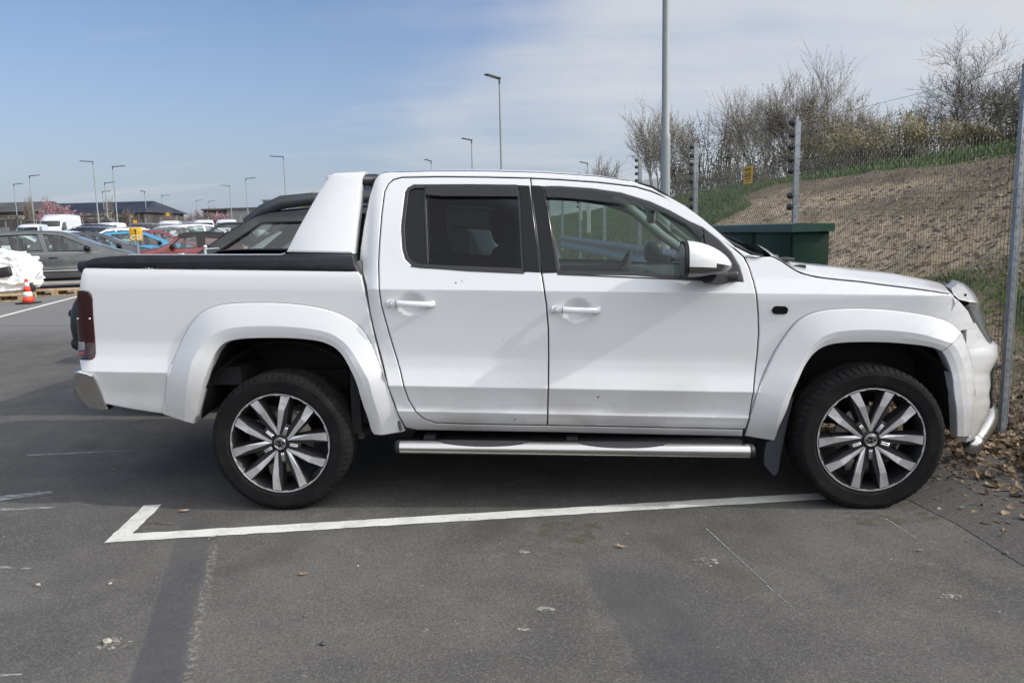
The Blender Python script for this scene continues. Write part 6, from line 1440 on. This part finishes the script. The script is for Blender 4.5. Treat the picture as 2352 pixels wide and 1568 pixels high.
# stacked timber in the yard
r=random.Random(4)
for i,(a,b,t,bt,Y,lab) in enumerate(((100,176,492,502,96,'timber stack on racks under the barn eave, left one'),(178,250,491,501,96,'timber stack on racks under the barn eave, right one'),(95,170,504,513,92,'lower timber stack left of the lamp poles'),(172,262,503,512,92,'lower timber stack around the foot of the lamp poles'),(0,52,496,504,92,'timber stack in front of the low grey-brown building'),(262,300,492,500,94,'pale plank bundle below the right end of the barn'),(55,95,505,514,92,'timber stack between the lower stacks at left'))):
    x0,x1,z0,z1=bx(a,t,b,bt,Y); cx=(x0+x1)/2; o=tag(empty('timber_stack',(cx,Y,G0)),lab,'timber stack','timber stacks in the yard')
    n=4
    for k in range(n):
        m=MB(); zz=z0+(z1-z0)*k/n; w=(x1-x0)/2*r.uniform(.85,1); m.box((r.uniform(-.2,.2),r.uniform(-.2,.3),zz-G0+(z1-z0)/n*.5),(2*w,1.2,(z1-z0)/n*.8)); m.build('plank_bundle','timber',o)
    m=MB()
    for xx in (-.9,-.3,.3,.9): m.box((xx*(x1-x0)/2,-.65,(z1-G0)/2),(.10,.1,z1-G0)); m.box((xx*(x1-x0)/2,.65,(z1-G0)/2),(.10,.1,z1-G0))
    m.build('rack','lamphead',o)
# boundary fence of the yard
fx0,fx1=atY(-200,500,84).x,atY(700,500,84).x; o=tag(empty('yard_fence',(fx0,84,G0)),'far wire fence with slim grey posts running across the back of the lot','fence'); n=26
for k in range(n): m=MB(); x=(fx1-fx0)*k/(n-1); m.box((x,0,1.4),(.09,.09,2.9)); m.build('post','galv',o)
for zz in (.3,.7,1.1,1.5,1.9,2.3,2.6,2.75): m=MB(); m.tube([(0,0,zz),(fx1-fx0,0,zz)],.012,4); m.build('line_wire','wire',o)
for px,py,lab in ((96,508,'tiny yellow sign on the far fence left of the high white van'),(385,493,'tiny yellow sign on the far fence above a white van'),(310,509,'tiny yellow board on the far fence at the right end of the barn')): p=atY(px,py,83.9); o=tag(empty('fence_sign',p),lab,'sign','yellow signs on the far fence'); m=MB(); m.box((0,0,0),(.42,.02,.36)); m.build('plate','yellow',o)
# ------------------------------------------------------------------ trees across the lot
def far_tree(name,px,pyb,pyt,Y,seed,label,bark,budm,wide,**kw): b=atY(px,pyb,Y); b.z=G0-.05; return plant_tree(name,px,pyb,pyt,0,seed,label,bark,budm,'trees at the back of the lot',wide,at=b,**kw)
far_tree('bare_tree',68,505,440,95,31,'bare upright tree left of the pink tree','bark','bud',.55,stems=3,spread=.55,levels=3,r0=.10,dens=.8,kink=.08,twig=.035,up=.6)
far_tree('bare_tree',252,500,447,100,32,'bare upright tree between the lamp poles and the barn roof','bark','bud',.5,stems=3,spread=.5,levels=3,r0=.10,dens=.8,kink=.08,twig=.035,up=.6)
far_tree('bare_tree',486,500,468,125,36,'bare thin tree above the low brown-grey building','bark','bud',.5,stems=3,spread=.5,levels=3,r0=.10,dens=.6,kink=.08,twig=.04,up=.6)
far_tree('blossom_tree',130,508,452,90,33,'pink blossoming tree over the high-roofed white van','barkdark','pink',1.05,stems=5,spread=1.0,levels=3,r0=.10,dens=.8,kink=.14,twig=.03,up=.1,bud=5,budsize=.11)
for i,(px,t,w,m_,lab) in enumerate(((392,479,40,'pinkdull','pinkish bare bush right of the barn'),(432,481,40,'pinkdull','pinkish bush between the barn and the grey building'),(470,482,36,'pinkdull','pinkish bush left of the low brown-grey building'),(505,479,34,'pink','pink flowering bush in front of the low grey buildings'),(300,482,44,'pinkdull','reddish bush before the right end of the barn'),(415,488,60,'farmesh','brownish bush mass behind the white vans'))):
    b=atY(px,510,88+i); b.z=G0-.05; shrub('flowering_bush',px,510,t,w,0,70+i,lab,m_,1700,.10,group='bushes at the back of the lot',at=b)
b=atY(722,500,130); b.z=G0; shrub('willow_tree',716,500,444,44,0,90,'yellow-green tree peeking out left of the white sports bar','willow',2600,.32,group='trees at the back of the lot',at=b)
far_tree('bare_tree',734,500,427,135,37,'bare crown just above the yellow-green tree beside the sports bar','bark','bud',.8,stems=2,spread=.9,levels=3,r0=.16,dens=.8,kink=.1,twig=.05)
# far tree line closing the horizon
def treeline():
    r=random.Random(8); V=[];F=[]
    for k in range(9000):
        a=R(-75)+R(150)*r.random(); d=r.uniform(230,300); x=1.5+d*math.sin(a); y=d*math.cos(a); h=(3.2+2.2*noise.noise(Vector((x*.02,y*.02,0)))+1.3*noise.noise(Vector((x*.1,y*.1,3))))*r.random()**.5; s=r.uniform(.5,1.3); z=1.0+h
        q=Vector((r.gauss(0,1),r.gauss(0,.5),r.gauss(0,1))).normalized()*s; w=Vector((-q.z,0,q.x)); i=len(V); c=Vector((x,y,z)); V+=[c-q,c+w*.8,c+q,c-w*.8]; F.append((i,i+1,i+2,i+3))
    m=MB(); m.add(V,F); o=m.build('far_treeline','farmesh',fixn=False); o['kind']='stuff'
treeline()
